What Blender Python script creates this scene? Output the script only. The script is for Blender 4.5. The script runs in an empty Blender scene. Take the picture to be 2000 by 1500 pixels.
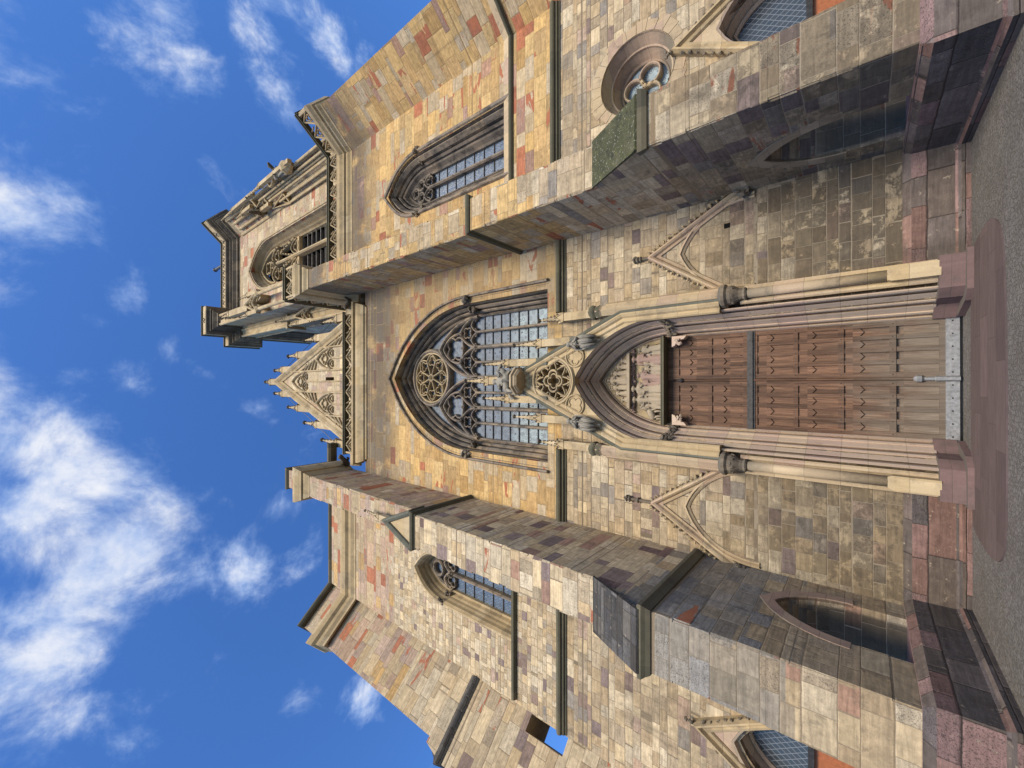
import bpy, bmesh, math, random
from mathutils import Vector, Matrix
from mathutils.geometry import tessellate_polygon
random.seed(7)
PI = math.pi
scene = bpy.context.scene
C = scene.collection

# ------------------------------------------------------------------ camera
# the photograph lies on its side: the camera is rolled a quarter turn
TH, YA, RO = math.radians(40.4), math.radians(0.1), math.radians(0.14)
f = Vector((math.sin(YA)*math.cos(TH), math.cos(YA)*math.cos(TH), math.sin(TH)))
r = Vector((math.cos(YA), -math.sin(YA), 0.0)); d = f.cross(r)
r2 = math.cos(RO)*r + math.sin(RO)*d; d2 = -math.sin(RO)*r + math.cos(RO)*d
cam = bpy.data.cameras.new("camera")
cam.sensor_width = 36.0; cam.sensor_fit = 'HORIZONTAL'; cam.lens = 808.0/2000.0*36.0
cam.clip_start = 0.05; cam.clip_end = 2000.0
cam_o = bpy.data.objects.new("camera", cam); C.objects.link(cam_o)
m = Matrix.Identity(4)
for i, ax in enumerate((d2, r2, -f)):
    for k in range(3): m[k][i] = ax[k]
m.translation = Vector((0.0, -13.1, 1.7))
cam_o.matrix_world = m
scene.camera = cam_o

# ------------------------------------------------------------------ light
SUN_AZ = math.radians(8)     # degrees to the right of the facade's own axis
SUN_EL = math.radians(38)
scene.view_settings.view_transform = 'Standard'
scene.view_settings.look = 'None'
scene.view_settings.gamma = 1.0
scene.view_settings.exposure = 1.45
sd = Vector((math.sin(SUN_AZ)*math.cos(SUN_EL), -math.cos(SUN_AZ)*math.cos(SUN_EL), math.sin(SUN_EL)))
sl = bpy.data.lights.new("sun", 'SUN'); sl.energy = 1.9; sl.angle = math.radians(24); sl.color = (1.0, 0.885, 0.715)
so = bpy.data.objects.new("sun", sl); C.objects.link(so)
so.rotation_euler = (-sd).to_track_quat('-Z', 'Y').to_euler()
so.location = sd*80

class NT:
    """small helper to wire shader nodes"""
    def __init__(s, tree): s.t = tree; s.t.nodes.clear()
    def n(s, ty, **kw):
        nd = s.t.nodes.new(ty)
        for k, v in kw.items(): setattr(nd, k, v)
        return nd
    def put(s, sock, v):
        if v is None: return
        if isinstance(v, bpy.types.NodeSocket): s.t.links.new(v, sock)
        else: sock.default_value = v
    def m(s, op, a, b=None, c=None, clamp=False):
        nd = s.n('ShaderNodeMath', operation=op); nd.use_clamp = clamp
        for i, v in enumerate((a, b, c)): s.put(nd.inputs[i], v)
        return nd.outputs[0]
    def vm(s, op, a, b=None, sc=None):
        nd = s.n('ShaderNodeVectorMath', operation=op)
        s.put(nd.inputs[0], a); s.put(nd.inputs[1], b)
        if sc is not None: s.put(nd.inputs['Scale'], sc)
        return nd.outputs['Value'] if op in ('DOT_PRODUCT', 'LENGTH') else nd.outputs[0]
    def mix(s, fac, a, b, bt='MIX'):
        nd = s.n('ShaderNodeMix', data_type='RGBA', blend_type=bt)
        s.put(nd.inputs[0], fac); s.put(nd.inputs[6], a); s.put(nd.inputs[7], b)
        return nd.outputs[2]
    def ramp(s, fac, stops, interp='LINEAR'):
        nd = s.n('ShaderNodeValToRGB'); cr = nd.color_ramp; cr.interpolation = interp
        while len(cr.elements) < len(stops): cr.elements.new(0.5)
        for e, (p, c) in zip(cr.elements, stops):
            e.position = p; e.color = (c[0], c[1], c[2], 1) if not isinstance(c, (int, float)) else (c, c, c, 1)
        s.put(nd.inputs[0], fac); return nd.outputs[0]
    def step(s, x, a, b):
        nd = s.n('ShaderNodeMapRange', interpolation_type='SMOOTHSTEP'); nd.clamp = True
        s.put(nd.inputs[0], x); s.put(nd.inputs[1], a); s.put(nd.inputs[2], b)
        return nd.outputs[0]
    def noise(s, vec, scale, detail=4, rough=0.55, dist=0.0, dim='3D', w=None):
        nd = s.n('ShaderNodeTexNoise', noise_dimensions=dim)
        if dim != '1D': s.put(nd.inputs['Vector'], vec)
        if w is not None: s.put(nd.inputs['W'], w)
        nd.inputs['Scale'].default_value = scale; nd.inputs['Detail'].default_value = detail
        nd.inputs['Roughness'].default_value = rough; nd.inputs['Distortion'].default_value = dist
        return nd.outputs[0]
    def white(s, x, y=None):
        nd = s.n('ShaderNodeTexWhiteNoise', noise_dimensions='2D' if y is not None else '1D')
        if y is not None:
            cb = s.n('ShaderNodeCombineXYZ'); s.put(cb.inputs[0], x); s.put(cb.inputs[1], y)
            s.put(nd.inputs['Vector'], cb.outputs[0])
        else: s.put(nd.inputs['W'], x)
        return nd.outputs['Value'], nd.outputs['Color']
    def xyz(s, x, y, z):
        cb = s.n('ShaderNodeCombineXYZ')
        for i, v in enumerate((x, y, z)): s.put(cb.inputs[i], v)
        return cb.outputs[0]

# ------------------------------------------------------------------ sky
w = bpy.data.worlds.new("World"); scene.world = w; w.use_nodes = True
nt = NT(w.node_tree)
sky = nt.n('ShaderNodeTexSky', sky_type='NISHITA'); sky.sun_disc = False
sky.sun_elevation = SUN_EL; sky.sun_rotation = math.atan2(sd.x, sd.y)
sky.air_density = 1.0; sky.dust_density = 0.3; sky.ozone_density = 3.0
tc = nt.n('ShaderNodeTexCoord'); D = tc.outputs['Generated']
sep = nt.n('ShaderNodeSeparateXYZ'); nt.put(sep.inputs[0], D)
zz = nt.m('MAXIMUM', sep.outputs[2], 0.06)
pl = nt.xyz(nt.m('DIVIDE', sep.outputs[0], zz), nt.m('DIVIDE', sep.outputs[1], zz), 0.0)
n1 = nt.noise(pl, 5.6, 14, 0.63, 0.25)
n2 = nt.noise(nt.vm('ADD', pl, Vector((3.1, 7.7, 0))), 0.9, 4, 0.5, 0.2)
def photo_dir(X, Y): return ((750-Y)*r2 + (X-1000)*d2 + 808.0*f).normalized()
banks = [(40, 860, .13, 1.0), (130, 960, .13, .95), (230, 1100, .12, 1.05), (330, 1010, .08, .8), (420, 960, .06, .72), (490, 1090, .07, .78), (560, 990, .06, .66), (590, 1090, .06, .66), (610, 1060, .05, .7), (200, 950, .05, .7),
         (40, 1190, .10, .9), (10, 1330, .15, .95), (100, 1420, .11, .8), (230, 1240, .06, .6), (380, 1150, .07, .55), (150, 1130, .12, .9), (60, 1020, .14, 1.0),
         (330, 80, .09, .78), (270, 40, .07, .7), (380, 130, .05, .55), (510, 90, .07, .75), (560, 150, .07, .78), (640, 60, .09, .72), (590, 20, .08, .7), (500, 10, .07, .7), (600, 190, .04, .6), (700, 90, .06, .6),
         (60, 420, .10, .72), (130, 380, .08, .62), (30, 480, .06, .62), (40, 200, .14, .55), (110, 160, .08, .5), (20, 580, .05, .6), (230, 590, .05, .62), (190, 610, .05, .5), (130, 740, .05, .62), (50, 730, .05, .5), (250, 740, .05, .58), (330, 690, .04, .5), (110, 650, .05, .5),
         (500, 810, .05, .45), (600, 840, .04, .5), (720, 1370, .05, .72), (600, 1340, .04, .5), (670, 1160, .05, .45)]
acc = None
banks = [(photo_dir(X, Y), a_, b_) for X, Y, a_, b_ in banks]+[(Vector((.3, -1, .5)).normalized(), .8, 1.2), (Vector((-.9, -.6, .4)).normalized(), .5, 1.0), (Vector((.95, -.1, .5)).normalized(), .4, .9), (Vector((0, -.35, 1)).normalized(), .35, .8)]  # trailing banks: unseen clouds added behind and beside the camera to whiten fill
for v, rad, wt in banks:
    k = 1/(1-math.cos(rad))
    e = nt.m('MULTIPLY', nt.m('SUBTRACT', nt.vm('DOT_PRODUCT', nt.vm('NORMALIZE', D), v), 1.0), k)
    g = nt.m('MULTIPLY', nt.m('EXPONENT', e), wt*.86)
    acc = g if acc is None else nt.m('MAXIMUM', acc, g)
cov = nt.m('ADD', acc, nt.m('MULTIPLY', nt.m('SUBTRACT', n1, 0.5), 2.9))
cov = nt.m('ADD', cov, nt.m('MULTIPLY', nt.m('SUBTRACT', n2, 0.5), 0.25))
mask = nt.step(cov, 0.30, 1.12)
lum = nt.step(nt.m('ADD', cov, nt.m('MULTIPLY', nt.m('SUBTRACT', nt.noise(pl, 9., 10, .62, .2), .5), 1.8)), 0.40, 1.7)
ccol = nt.mix(lum, (0.34, 0.50, 0.86, 1), (0.98, 0.98, 1.0, 1))
skyc = nt.mix(1.0, sky.outputs[0], (0.44, 0.73, 1.12, 1), 'MULTIPLY')
bg1 = nt.n('ShaderNodeBackground'); nt.put(bg1.inputs[0], skyc); bg1.inputs[1].default_value = 0.08
bg2 = nt.n('ShaderNodeBackground'); nt.put(bg2.inputs[0], ccol); bg2.inputs[1].default_value = 0.36
mx = nt.n('ShaderNodeMixShader'); nt.put(mx.inputs[0], mask)
nt.t.links.new(bg1.outputs[0], mx.inputs[1]); nt.t.links.new(bg2.outputs[0], mx.inputs[2])
wo = nt.n('ShaderNodeOutputWorld'); nt.t.links.new(mx.outputs[0], wo.inputs[0])

# ------------------------------------------------------------------ materials
def newmat(name):
    mt = bpy.data.materials.new(name); mt.use_nodes = True
    k = NT(mt.node_tree)
    b = k.n('ShaderNodeBsdfPrincipled'); o = k.n('ShaderNodeOutputMaterial')
    k.t.links.new(b.outputs[0], o.inputs[0])
    return mt, k, b
def bump(k, b, h, strength=0.5, dist=0.02):
    bp = k.n('ShaderNodeBump'); bp.inputs['Strength'].default_value = strength; bp.inputs['Distance'].default_value = dist
    k.put(bp.inputs['Height'], h); k.t.links.new(bp.outputs[0], b.inputs['Normal'])

SAND = (.44, .345, .225); CREAM = (.52, .425, .29); TAN = (.40, .31, .205); OCHRE = (.455, .30, .138); GOLD = (.51, .35, .16)
PINK = (.36, .225, .165); RED = (.38, .15, .085); PURPLE = (.235, .175, .155); GREY = (.29, .25, .205); DARK = (.10, .09, .08); BROWN = (.24, .165, .10)
PINKT = (.42, .305, .225)
UPPER = [SAND, OCHRE, GOLD, OCHRE, SAND, OCHRE, CREAM, GOLD, OCHRE, GOLD, SAND, OCHRE, GOLD, SAND, GOLD, OCHRE, PINK, OCHRE, SAND, GOLD, OCHRE, SAND, GOLD, RED, OCHRE, SAND, GOLD]
LOWER = [SAND, TAN, CREAM, TAN, SAND, CREAM, TAN, SAND, GREY, CREAM, TAN, SAND, CREAM, SAND, TAN, CREAM, PINKT, TAN, CREAM, SAND, PURPLE, TAN, SAND, CREAM, GREY, TAN]
WINGR = [OCHRE, GOLD, SAND, OCHRE, GOLD, GOLD, OCHRE, SAND, OCHRE, GOLD, CREAM, OCHRE, GOLD, SAND, OCHRE, GOLD, PINK, OCHRE, GOLD, SAND, RED]
BUTL = [CREAM, SAND, CREAM, SAND, CREAM, SAND, CREAM, TAN, CREAM, SAND, PURPLE, SAND, CREAM, PINK, CREAM, SAND, CREAM, (.17, .115, .11), CREAM, SAND]
PINKISH = [PINKT, SAND, PINKT, SAND, PINKT, CREAM, SAND, PINK, SAND, PINKT, OCHRE, SAND, PINKT, RED, SAND, PINKT, SAND]
RUBBLE = [CREAM, CREAM, SAND, CREAM, CREAM, SAND, CREAM, TAN, CREAM, SAND, CREAM, CREAM, PINKT, CREAM, SAND, CREAM, CREAM, CREAM, SAND, PURPLE]
RUBBLE2 = [CREAM, SAND, CREAM, TAN, SAND, CREAM, CREAM, SAND, TAN, CREAM, SAND, GREY, CREAM, TAN, CREAM, SAND, PURPLE, SAND, CREAM, TAN]
PLINTH = [(.185, .115, .102), (.12, .098, .09), (.21, .128, .112), (.10, .084, .077), (.24, .155, .138), (.145, .118, .106)]
BELFRY = [CREAM, SAND, CREAM, PINKT, SAND, CREAM, SAND, SAND, CREAM, PINKT, SAND, CREAM, SAND, PINK, RED]

def palette(k, fac, cols):
    n = len(cols)
    return k.ramp(fac, [(i/n, c) for i, c in enumerate(cols)], 'CONSTANT')

def ashlar(name, zones, h=0.47, w=0.95, mortar=(.38, .30, .20), red=0.0, grime=0.35, soot=None, low=1.0, tone=1.0, soil_shade=None, wob=0.35, bs=0.55):
    """coursed stone: uneven course heights, uneven stone lengths, one hue per stone, bedding streaks, pits, stains and painted shade.
    zones = [(z_top, colours), ...] from the ground up."""
    mt, k, b = newmat(name)
    g = k.n('ShaderNodeNewGeometry'); P = g.outputs['Position']; N = g.outputs['True Normal']
    T = k.vm('NORMALIZE', k.vm('CROSS_PRODUCT', Vector((0, 0, 1)), N))
    s = k.n('ShaderNodeSeparateXYZ'); k.put(s.inputs[0], P); z = s.outputs[2]
    wv = k.noise(P, 2.2, 2, 0.5)
    u = k.m('ADD', k.vm('DOT_PRODUCT', P, T), k.m('MULTIPLY', k.m('SUBTRACT', wv, .5), .02))
    z1 = k.m('ADD', z, k.m('MULTIPLY', k.m('SUBTRACT', k.noise(P, 1.7, 3, 0.6), .5), .035))
    vh = k.m('DIVIDE', z1, h)
    vv = k.m('ADD', vh, k.m('MULTIPLY', k.noise(None, 0.83, 1, 0.5, 0, '1D', vh), 1.5))
    row = k.m('FLOOR', vv); fv = k.m('FRACT', vv)
    rr, _ = k.white(row)
    side = k.m('ROUND', k.m('MULTIPLY', k.vm('DOT_PRODUCT', N, Vector((3.3, 7.1, 0))), 3.0))
    uo = k.m('ADD', k.m('MULTIPLY', k.m('DIVIDE', u, w), k.m('ADD', .72, k.m('MULTIPLY', rr, .65))), k.m('ADD', k.m('MULTIPLY', rr, 57.0), side))
    uu = k.m('ADD', uo, k.m('MULTIPLY', k.noise(None, 0.9, 1, 0.5, 0, '1D', k.m('ADD', uo, k.m('MULTIPLY', row, 13.7))), 1.15))
    col = k.m('FLOOR', uu); fu = k.m('FRACT', uu)
    r1, rc = k.white(row, col)
    r2_, _ = k.white(k.m('ADD', row, 71.0), k.m('ADD', col, 19.0))
    r3_, _ = k.white(k.m('ADD', row, 7.0), k.m('ADD', col, 133.0))
    dv = k.m('MULTIPLY', k.m('MINIMUM', fv, k.m('SUBTRACT', 1.0, fv)), h)
    du = k.m('MULTIPLY', k.m('MINIMUM', fu, k.m('SUBTRACT', 1.0, fu)), w*0.85)
    dd = k.m('MINIMUM', du, dv)
    fine = k.noise(P, 26, 5, 0.6)
    dd = k.m('ADD', dd, k.m('MULTIPLY', k.m('SUBTRACT', fine, .5), .012))
    inner = k.step(dd, .002, .012)
    base = palette(k, r1, zones[0][1])
    for (zt, _), (_, cols) in zip(zones[:-1], zones[1:]):
        jit = k.m('ADD', z, k.m('MULTIPLY', k.m('SUBTRACT', r2_, .5), 1.2 if zt < 9 else 0.1))
        base = k.mix(k.step(jit, zt-.01, zt+.01), base, palette(k, k.m('FRACT', k.m('ADD', r1, .37)), cols))
    # bedding streaks run level, a little wavy
    sv = k.vm('ADD', k.xyz(k.m('MULTIPLY', u, 1.3), k.m('MULTIPLY', z1, 15.0), k.m('MULTIPLY', r2_, 40.0)), Vector((0, 0, 0)))
    streak = k.noise(sv, 1.0, 5, 0.62, 0.5)
    coarse = k.noise(P, 2.7, 6, .7, .4)
    blot = k.noise(k.vm('ADD', P, k.vm('SCALE', rc, None, 9.0)), 5.5, 5, .68, .3)
    var = k.m('MULTIPLY', k.m('MULTIPLY', k.m('ADD', .78, k.m('MULTIPLY', r2_, .32)), k.m('ADD', .36, k.m('MULTIPLY', streak, 1.28))), k.m('ADD', .42, k.m('MULTIPLY', blot, 1.16)))
    base = k.mix(1.0, base, k.xyz(var, k.m('MULTIPLY', var, k.m('ADD', .955, k.m('MULTIPLY', r3_, .08))), k.m('MULTIPLY', var, k.m('ADD', .86, k.m('MULTIPLY', r3_, .24)))), 'MULTIPLY')
    if red:
        rv = k.noise(k.xyz(k.m('MULTIPLY', u, .8), k.m('MULTIPLY', z1, 3.0), k.m('MULTIPLY', r1, 60.0)), .9, 4, .55, .8)
        rm = k.m('MULTIPLY', k.step(rv, .56, .60), k.step(r3_, 1-red, 1-red+.01))
        base = k.mix(rm, base, (.38, .14, .075, 1))
    pit = k.m('MAXIMUM', k.step(k.noise(P, 48, 3, .7), .57, .64), k.step(k.noise(P, 15, 5, .72), .60, .66))
    base = k.mix(k.m('MULTIPLY', pit, k.m('MULTIPLY', k.step(r3_, .45, .95), .72)), base, (.07, .06, .05, 1))
    st = k.noise(k.vm('MULTIPLY', P, Vector((1, 1, .45))), .55, 6, .66, .4)
    gm = k.m('MULTIPLY', k.step(st, .50, .78), grime)
    if low:   # long-dirtied foot of the wall: blackened by splash and hands, edge broken up stone by stone
        hz = k.m('ADD', z, k.m('ADD', k.m('MULTIPLY', k.m('SUBTRACT', st, .5), 7.0), k.m('MULTIPLY', r3_, 1.6)))
        gm = k.m('MAXIMUM', gm, k.m('MULTIPLY', k.m('MULTIPLY', k.m('SUBTRACT', 1.0, k.step(hz, 3.4, 7.6)), low), k.m('ADD', k.m('SUBTRACT', .56, k.m('MULTIPLY', k.step(s.outputs[0], 0., 2.5), .22)), k.m('MULTIPLY', k.step(k.m('ADD', k.noise(k.vm('MULTIPLY', P, Vector((1, 1, 1.25))), 2.3, 11, .74, .35), k.m('ADD', k.m('MULTIPLY', k.m('SUBTRACT', r2_, .5), .16), k.m('MULTIPLY', k.step(s.outputs[0], 1., 3.2), .09))), .47, .56), k.m('ADD', .30, k.m('MULTIPLY', k.step(s.outputs[0], 0., 2.5), .30)))), None, True))
    pale = k.m('MULTIPLY', k.step(k.noise(P, 7.5, 6, .72), .60, .68), .35)
    base = k.mix(k.m('MULTIPLY', k.step(coarse, .54, .66), .45 if low else .2), base, k.mix(.8, base, (.07, .06, .05, 1)))
    base = k.mix(pale, base, (.56, .47, .34, 1))
    # blackened stone and painted shade darken the two low passages inside
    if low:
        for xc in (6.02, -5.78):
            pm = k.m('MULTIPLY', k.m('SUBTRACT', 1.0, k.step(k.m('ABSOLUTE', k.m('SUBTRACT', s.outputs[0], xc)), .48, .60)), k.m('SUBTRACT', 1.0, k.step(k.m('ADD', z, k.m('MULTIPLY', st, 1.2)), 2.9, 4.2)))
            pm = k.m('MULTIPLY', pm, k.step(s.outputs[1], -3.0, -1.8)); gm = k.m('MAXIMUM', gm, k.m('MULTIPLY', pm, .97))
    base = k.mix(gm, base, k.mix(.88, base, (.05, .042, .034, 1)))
    run = k.m('MULTIPLY', k.step(k.noise(k.xyz(k.m('MULTIPLY', u, 2.6), k.m('MULTIPLY', z, .22), 3.0), 1.0, 5, .7, .3), .56, .70), k.m('MULTIPLY', k.step(st, .40, .62), .5))
    base = k.mix(run, base, k.mix(.75, base, (.075, .062, .05, 1)))
    if soil_shade:   # browned soiling and buttress shade, both painted on the wall's right side
        sl_ = k.m('MULTIPLY', k.step(k.m('ADD', s.outputs[0], k.m('MULTIPLY', k.m('SUBTRACT', st, .5), 4.0)), soil_shade[0], soil_shade[1]), k.m('ADD', .35, k.m('MULTIPLY', blot, .6)))
        base = k.mix(sl_, base, k.mix(.62, base, (.16, .125, .085, 1)))
    if soot:
        for z0, z1_, amt in soot:
            sm = k.m('MULTIPLY', k.step(z, z0, z1_), k.m('MULTIPLY', k.step(k.noise(k.vm('MULTIPLY', P, Vector((.9, .9, .5))), .8, 5, .65), .28, .5), amt))
            base = k.mix(sm, base, k.mix(.8, base, (.085, .075, .066, 1)))
    colr = k.mix(inner, k.mix(k.step(gm, .35, .7), mortar+(1,), (.27, .225, .165, 1)), base)
    if tone != 1.0: colr = k.mix(1.0, colr, (tone, tone, tone, 1), 'MULTIPLY')
    k.put(b.inputs['Base Color'], colr)
    k.put(b.inputs['Roughness'], .9); b.inputs['Specular IOR Level'].default_value = .2
    hgt = k.m('ADD', k.m('MULTIPLY', k.step(dd, -.004, .03), .55), k.m('ADD', k.m('MULTIPLY', fine, .35), k.m('MULTIPLY', streak, .35)))
    hgt = k.m('ADD', hgt, k.m('MULTIPLY', r2_, .3))
    hgt = k.m('SUBTRACT', hgt, k.m('MULTIPLY', pit, k.m('MULTIPLY', k.step(r3_, .5, .9), .35)))
    bump(k, b, hgt, bs, .03)
    return mt

def trim(name, cols, dirt=(.07, .06, .052), dirt_amt=.5, lo=.46, hi=.7, joints=.62, streaks=.5, green=0.0):
    """dressed stone of mouldings, columns and carving: long blocks, weather stains, runs"""
    mt, k, b = newmat(name)
    g = k.n('ShaderNodeNewGeometry'); P = g.outputs['Position']
    s = k.n('ShaderNodeSeparateXYZ'); k.put(s.inputs[0], P); x, y, z = s.outputs
    vz = k.m('DIVIDE', k.m('ADD', z, k.m('MULTIPLY', k.noise(None, .7, 1, .5, 0, '1D', z), .5)), joints)
    bx = k.m('FLOOR', k.m('DIVIDE', x, 1.05)); rz, rc = k.white(k.m('FLOOR', vz), bx)
    base = k.ramp(rz, [(i/max(1, len(cols)-1), c) for i, c in enumerate(cols)])
    st = k.noise(P, 1.5, 6, .68, .3)
    run = k.noise(k.vm('MULTIPLY', P, Vector((9, 9, .7))), 1.0, 4, .6)
    fine = k.noise(P, 34, 5, .65)
    v = k.m('MULTIPLY', k.m('ADD', .72, k.m('MULTIPLY', fine, .45)), k.m('ADD', 1-.5*streaks, k.m('MULTIPLY', run, streaks)))
    base = k.mix(1.0, base, k.xyz(v, v, v), 'MULTIPLY')
    up = k.n('ShaderNodeSeparateXYZ'); k.put(up.inputs[0], g.outputs['Normal'])
    dm = k.m('MULTIPLY', k.step(k.m('ADD', st, k.m('MULTIPLY', k.m('SUBTRACT', run, .5), .35)), lo, hi), dirt_amt)
    base = k.mix(dm, base, dirt+(1,))
    # lichen and soot settle on upward faces
    um = k.m('MULTIPLY', k.step(k.m('ADD', up.outputs[2], k.m('MULTIPLY', k.m('SUBTRACT', st, .5), .6)), .25, .75), .75)
    base = k.mix(um, base, ((.085, .09, .06, 1) if green else (.11, .105, .09, 1)))
    fz = k.m('FRACT', vz); jd = k.m('MULTIPLY', k.m('MINIMUM', fz, k.m('SUBTRACT', 1.0, fz)), joints)
    jm = k.step(jd, .002, .009)
    base = k.mix(jm, k.mix(.45, base, (.10, .085, .065, 1)), base)
    k.put(b.inputs['Base Color'], base); b.inputs['Roughness'].default_value = .88; b.inputs['Specular IOR Level'].default_value = .2
    bump(k, b, k.m('ADD', k.m('MULTIPLY', fine, .5), k.m('MULTIPLY', jm, .4)), .45, .015)
    return mt

M = {}
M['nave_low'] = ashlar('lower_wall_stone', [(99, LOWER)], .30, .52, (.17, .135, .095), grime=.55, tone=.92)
M['nave_up'] = ashlar('upper_wall_stone', [(99, UPPER)], .44, .85, (.30, .215, .115), red=.25, grime=.3, soot=[(20.2, 22.6, 1.)], low=False, soil_shade=(1.2, 3.6))
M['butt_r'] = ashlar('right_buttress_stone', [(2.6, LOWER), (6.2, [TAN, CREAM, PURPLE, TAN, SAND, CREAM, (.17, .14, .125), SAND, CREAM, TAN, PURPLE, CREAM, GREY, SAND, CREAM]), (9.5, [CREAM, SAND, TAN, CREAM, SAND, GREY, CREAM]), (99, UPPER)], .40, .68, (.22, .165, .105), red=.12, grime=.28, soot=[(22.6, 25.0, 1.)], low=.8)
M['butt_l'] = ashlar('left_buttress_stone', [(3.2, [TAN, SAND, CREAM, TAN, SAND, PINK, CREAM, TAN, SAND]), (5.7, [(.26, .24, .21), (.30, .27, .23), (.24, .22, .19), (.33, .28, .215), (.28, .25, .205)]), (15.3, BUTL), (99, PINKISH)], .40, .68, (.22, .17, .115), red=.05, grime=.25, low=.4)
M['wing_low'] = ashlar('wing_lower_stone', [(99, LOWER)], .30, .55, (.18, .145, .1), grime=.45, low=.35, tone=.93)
M['wing_r'] = ashlar('right_wing_stone', [(99, WINGR)], .48, .95, (.27, .185, .09), red=.2, grime=.16, soot=[(22.4, 25.2, 1.)], low=False)
M['rubble'] = ashlar('rubble_stone', [(12.6, RUBBLE2), (99, RUBBLE)], .25, .36, (.24, .185, .115), grime=.16, low=False, bs=.8)
M['wing_l_top'] = ashlar('left_wing_top_stone', [(99, PINKISH)], .46, .95, (.22, .155, .1), red=.15, grime=.15, low=False)
M['diag_l'] = ashlar('corner_buttress_stone', [(14.9, [CREAM, SAND, CREAM, TAN, SAND, CREAM, PURPLE, SAND, CREAM, SAND, TAN, CREAM, PURPLE]), (19.0, [CREAM, SAND, TAN, CREAM, SAND, CREAM]), (99, PINKISH)], .46, .9, (.20, .15, .1), red=.12, grime=.14, low=False)
M['belfry'] = ashlar('belfry_stone', [(99, BELFRY)], .55, 1.1, (.28, .21, .13), red=.2, grime=.22, low=False)
M['plinth'] = ashlar('red_plinth_stone', [(99, PLINTH)], .48, 1.0, (.04, .032, .028), grime=.7, low=False, bs=.8)
M['portal_foot'] = trim('red_portal_foot_stone', [(.195, .125, .115), (.17, .112, .105), (.215, .145, .13)], dirt_amt=.5)
M['passage_tan'] = trim('tan_arch_stone', [(.33, .265, .18), (.28, .225, .155), (.36, .29, .205)], dirt_amt=.5, joints=.3)
M['passage_pink'] = trim('pink_arch_stone', [(.34, .235, .185), (.36, .27, .195), (.31, .215, .17), (.35, .25, .19)], dirt_amt=.4, joints=.3)
M['gable_wall'] = ashlar('gable_stone', [(99, [CREAM, SAND, CREAM, PINKT, CREAM, SAND, CREAM])], .6, 1.2, (.27, .2, .13), grime=.12, low=False)
CR = [(.52, .40, .235), (.44, .335, .19), (.55, .435, .27), (.40, .31, .19), (.48, .36, .2)]
M['trim'] = trim('dressed_sandstone', CR, dirt_amt=.4)
M['portal'] = trim('portal_stone', [(.47, .365, .225), (.40, .31, .205), (.49, .385, .25), (.39, .28, .215), (.50, .385, .22)], dirt_amt=.45, lo=.5)
M['arch_stone'] = trim('portal_arch_stone', [(.56, .45, .32), (.53, .40, .32), (.60, .48, .35), (.50, .38, .31)], dirt_amt=.3, streaks=.3, lo=.52)
M['trim_dark'] = trim('sooty_window_stone', [(.27, .22, .17), (.20, .17, .14), (.32, .25, .175), (.24, .195, .16)], dirt_amt=.7, lo=.45, hi=.62, dirt=(.05, .045, .042))
M['trim_warm'] = trim('warm_window_stone', [(.38, .26, .13), (.30, .21, .115), (.40, .29, .155)], dirt_amt=.55, lo=.45, hi=.62)
M['green_cap'] = trim('mossy_coping_stone', [(.145, .145, .115), (.12, .125, .095), (.17, .165, .13)], dirt_amt=.5, green=1)
M['mould_dark'] = trim('dark_moulding_stone', [(.13, .12, .08), (.10, .095, .065), (.16, .14, .095)], dirt_amt=.5, green=1)
M['carved_dark'] = trim('blackened_carving', [(.19, .16, .12), (.27, .215, .15), (.12, .105, .088)], dirt_amt=.6, lo=.4, hi=.6)
M['statue'] = trim('grey_statue_stone', [(.30, .275, .225), (.25, .235, .2), (.33, .30, .245)], dirt_amt=.6, lo=.5)
M['relief'] = trim('relief_stone', [(.36, .29, .21), (.32, .27, .2), (.38, .31, .22)], dirt_amt=.3, joints=3.0)
M['relief_pink'] = trim('pink_relief_stone', [(.34, .235, .19), (.31, .215, .18)], dirt_amt=.3, joints=3.0)
M['relief_back'] = trim('ochre_relief_ground', [(.42, .33, .19), (.39, .30, .18)], dirt_amt=.4, joints=3.0)
M['slate_slope'] = ashlar('blackened_slope_stone', [(99, [(.085, .08, .075), (.06, .057, .054), (.115, .108, .10), (.075, .07, .066)])], .22, .6, (.05, .045, .04), grime=.5, low=False, bs=.9)

def moss_mat():
    mt, k, b = newmat('mossy_slope_stone')
    g = k.n('ShaderNodeNewGeometry'); P = g.outputs['Position']
    a = k.noise(P, 1.4, 6, .65); c = k.noise(P, 9, 6, .7); e = k.noise(P, 30, 4, .7)
    col = k.ramp(a, [(.3, (.045, .055, .028)), (.55, (.085, .095, .045)), (.7, (.13, .135, .09))])
    col = k.mix(k.step(c, .56, .68), col, (.15, .17, .05, 1))
    e2 = k.noise(P, 16, 5, .75); col = k.mix(k.step(e2, .585, .63), col, (.42, .42, .36, 1)); col = k.mix(k.step(k.noise(P, 5, 5, .7), .52, .7), col, (.035, .04, .025, 1))
    col = k.mix(1.0, col, (.78, .72, .66, 1), 'MULTIPLY')
    k.put(b.inputs['Base Color'], col); b.inputs['Roughness'].default_value = .95
    bump(k, b, k.m('ADD', c, e), .8, .05); return mt
M['moss'] = moss_mat()

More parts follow.
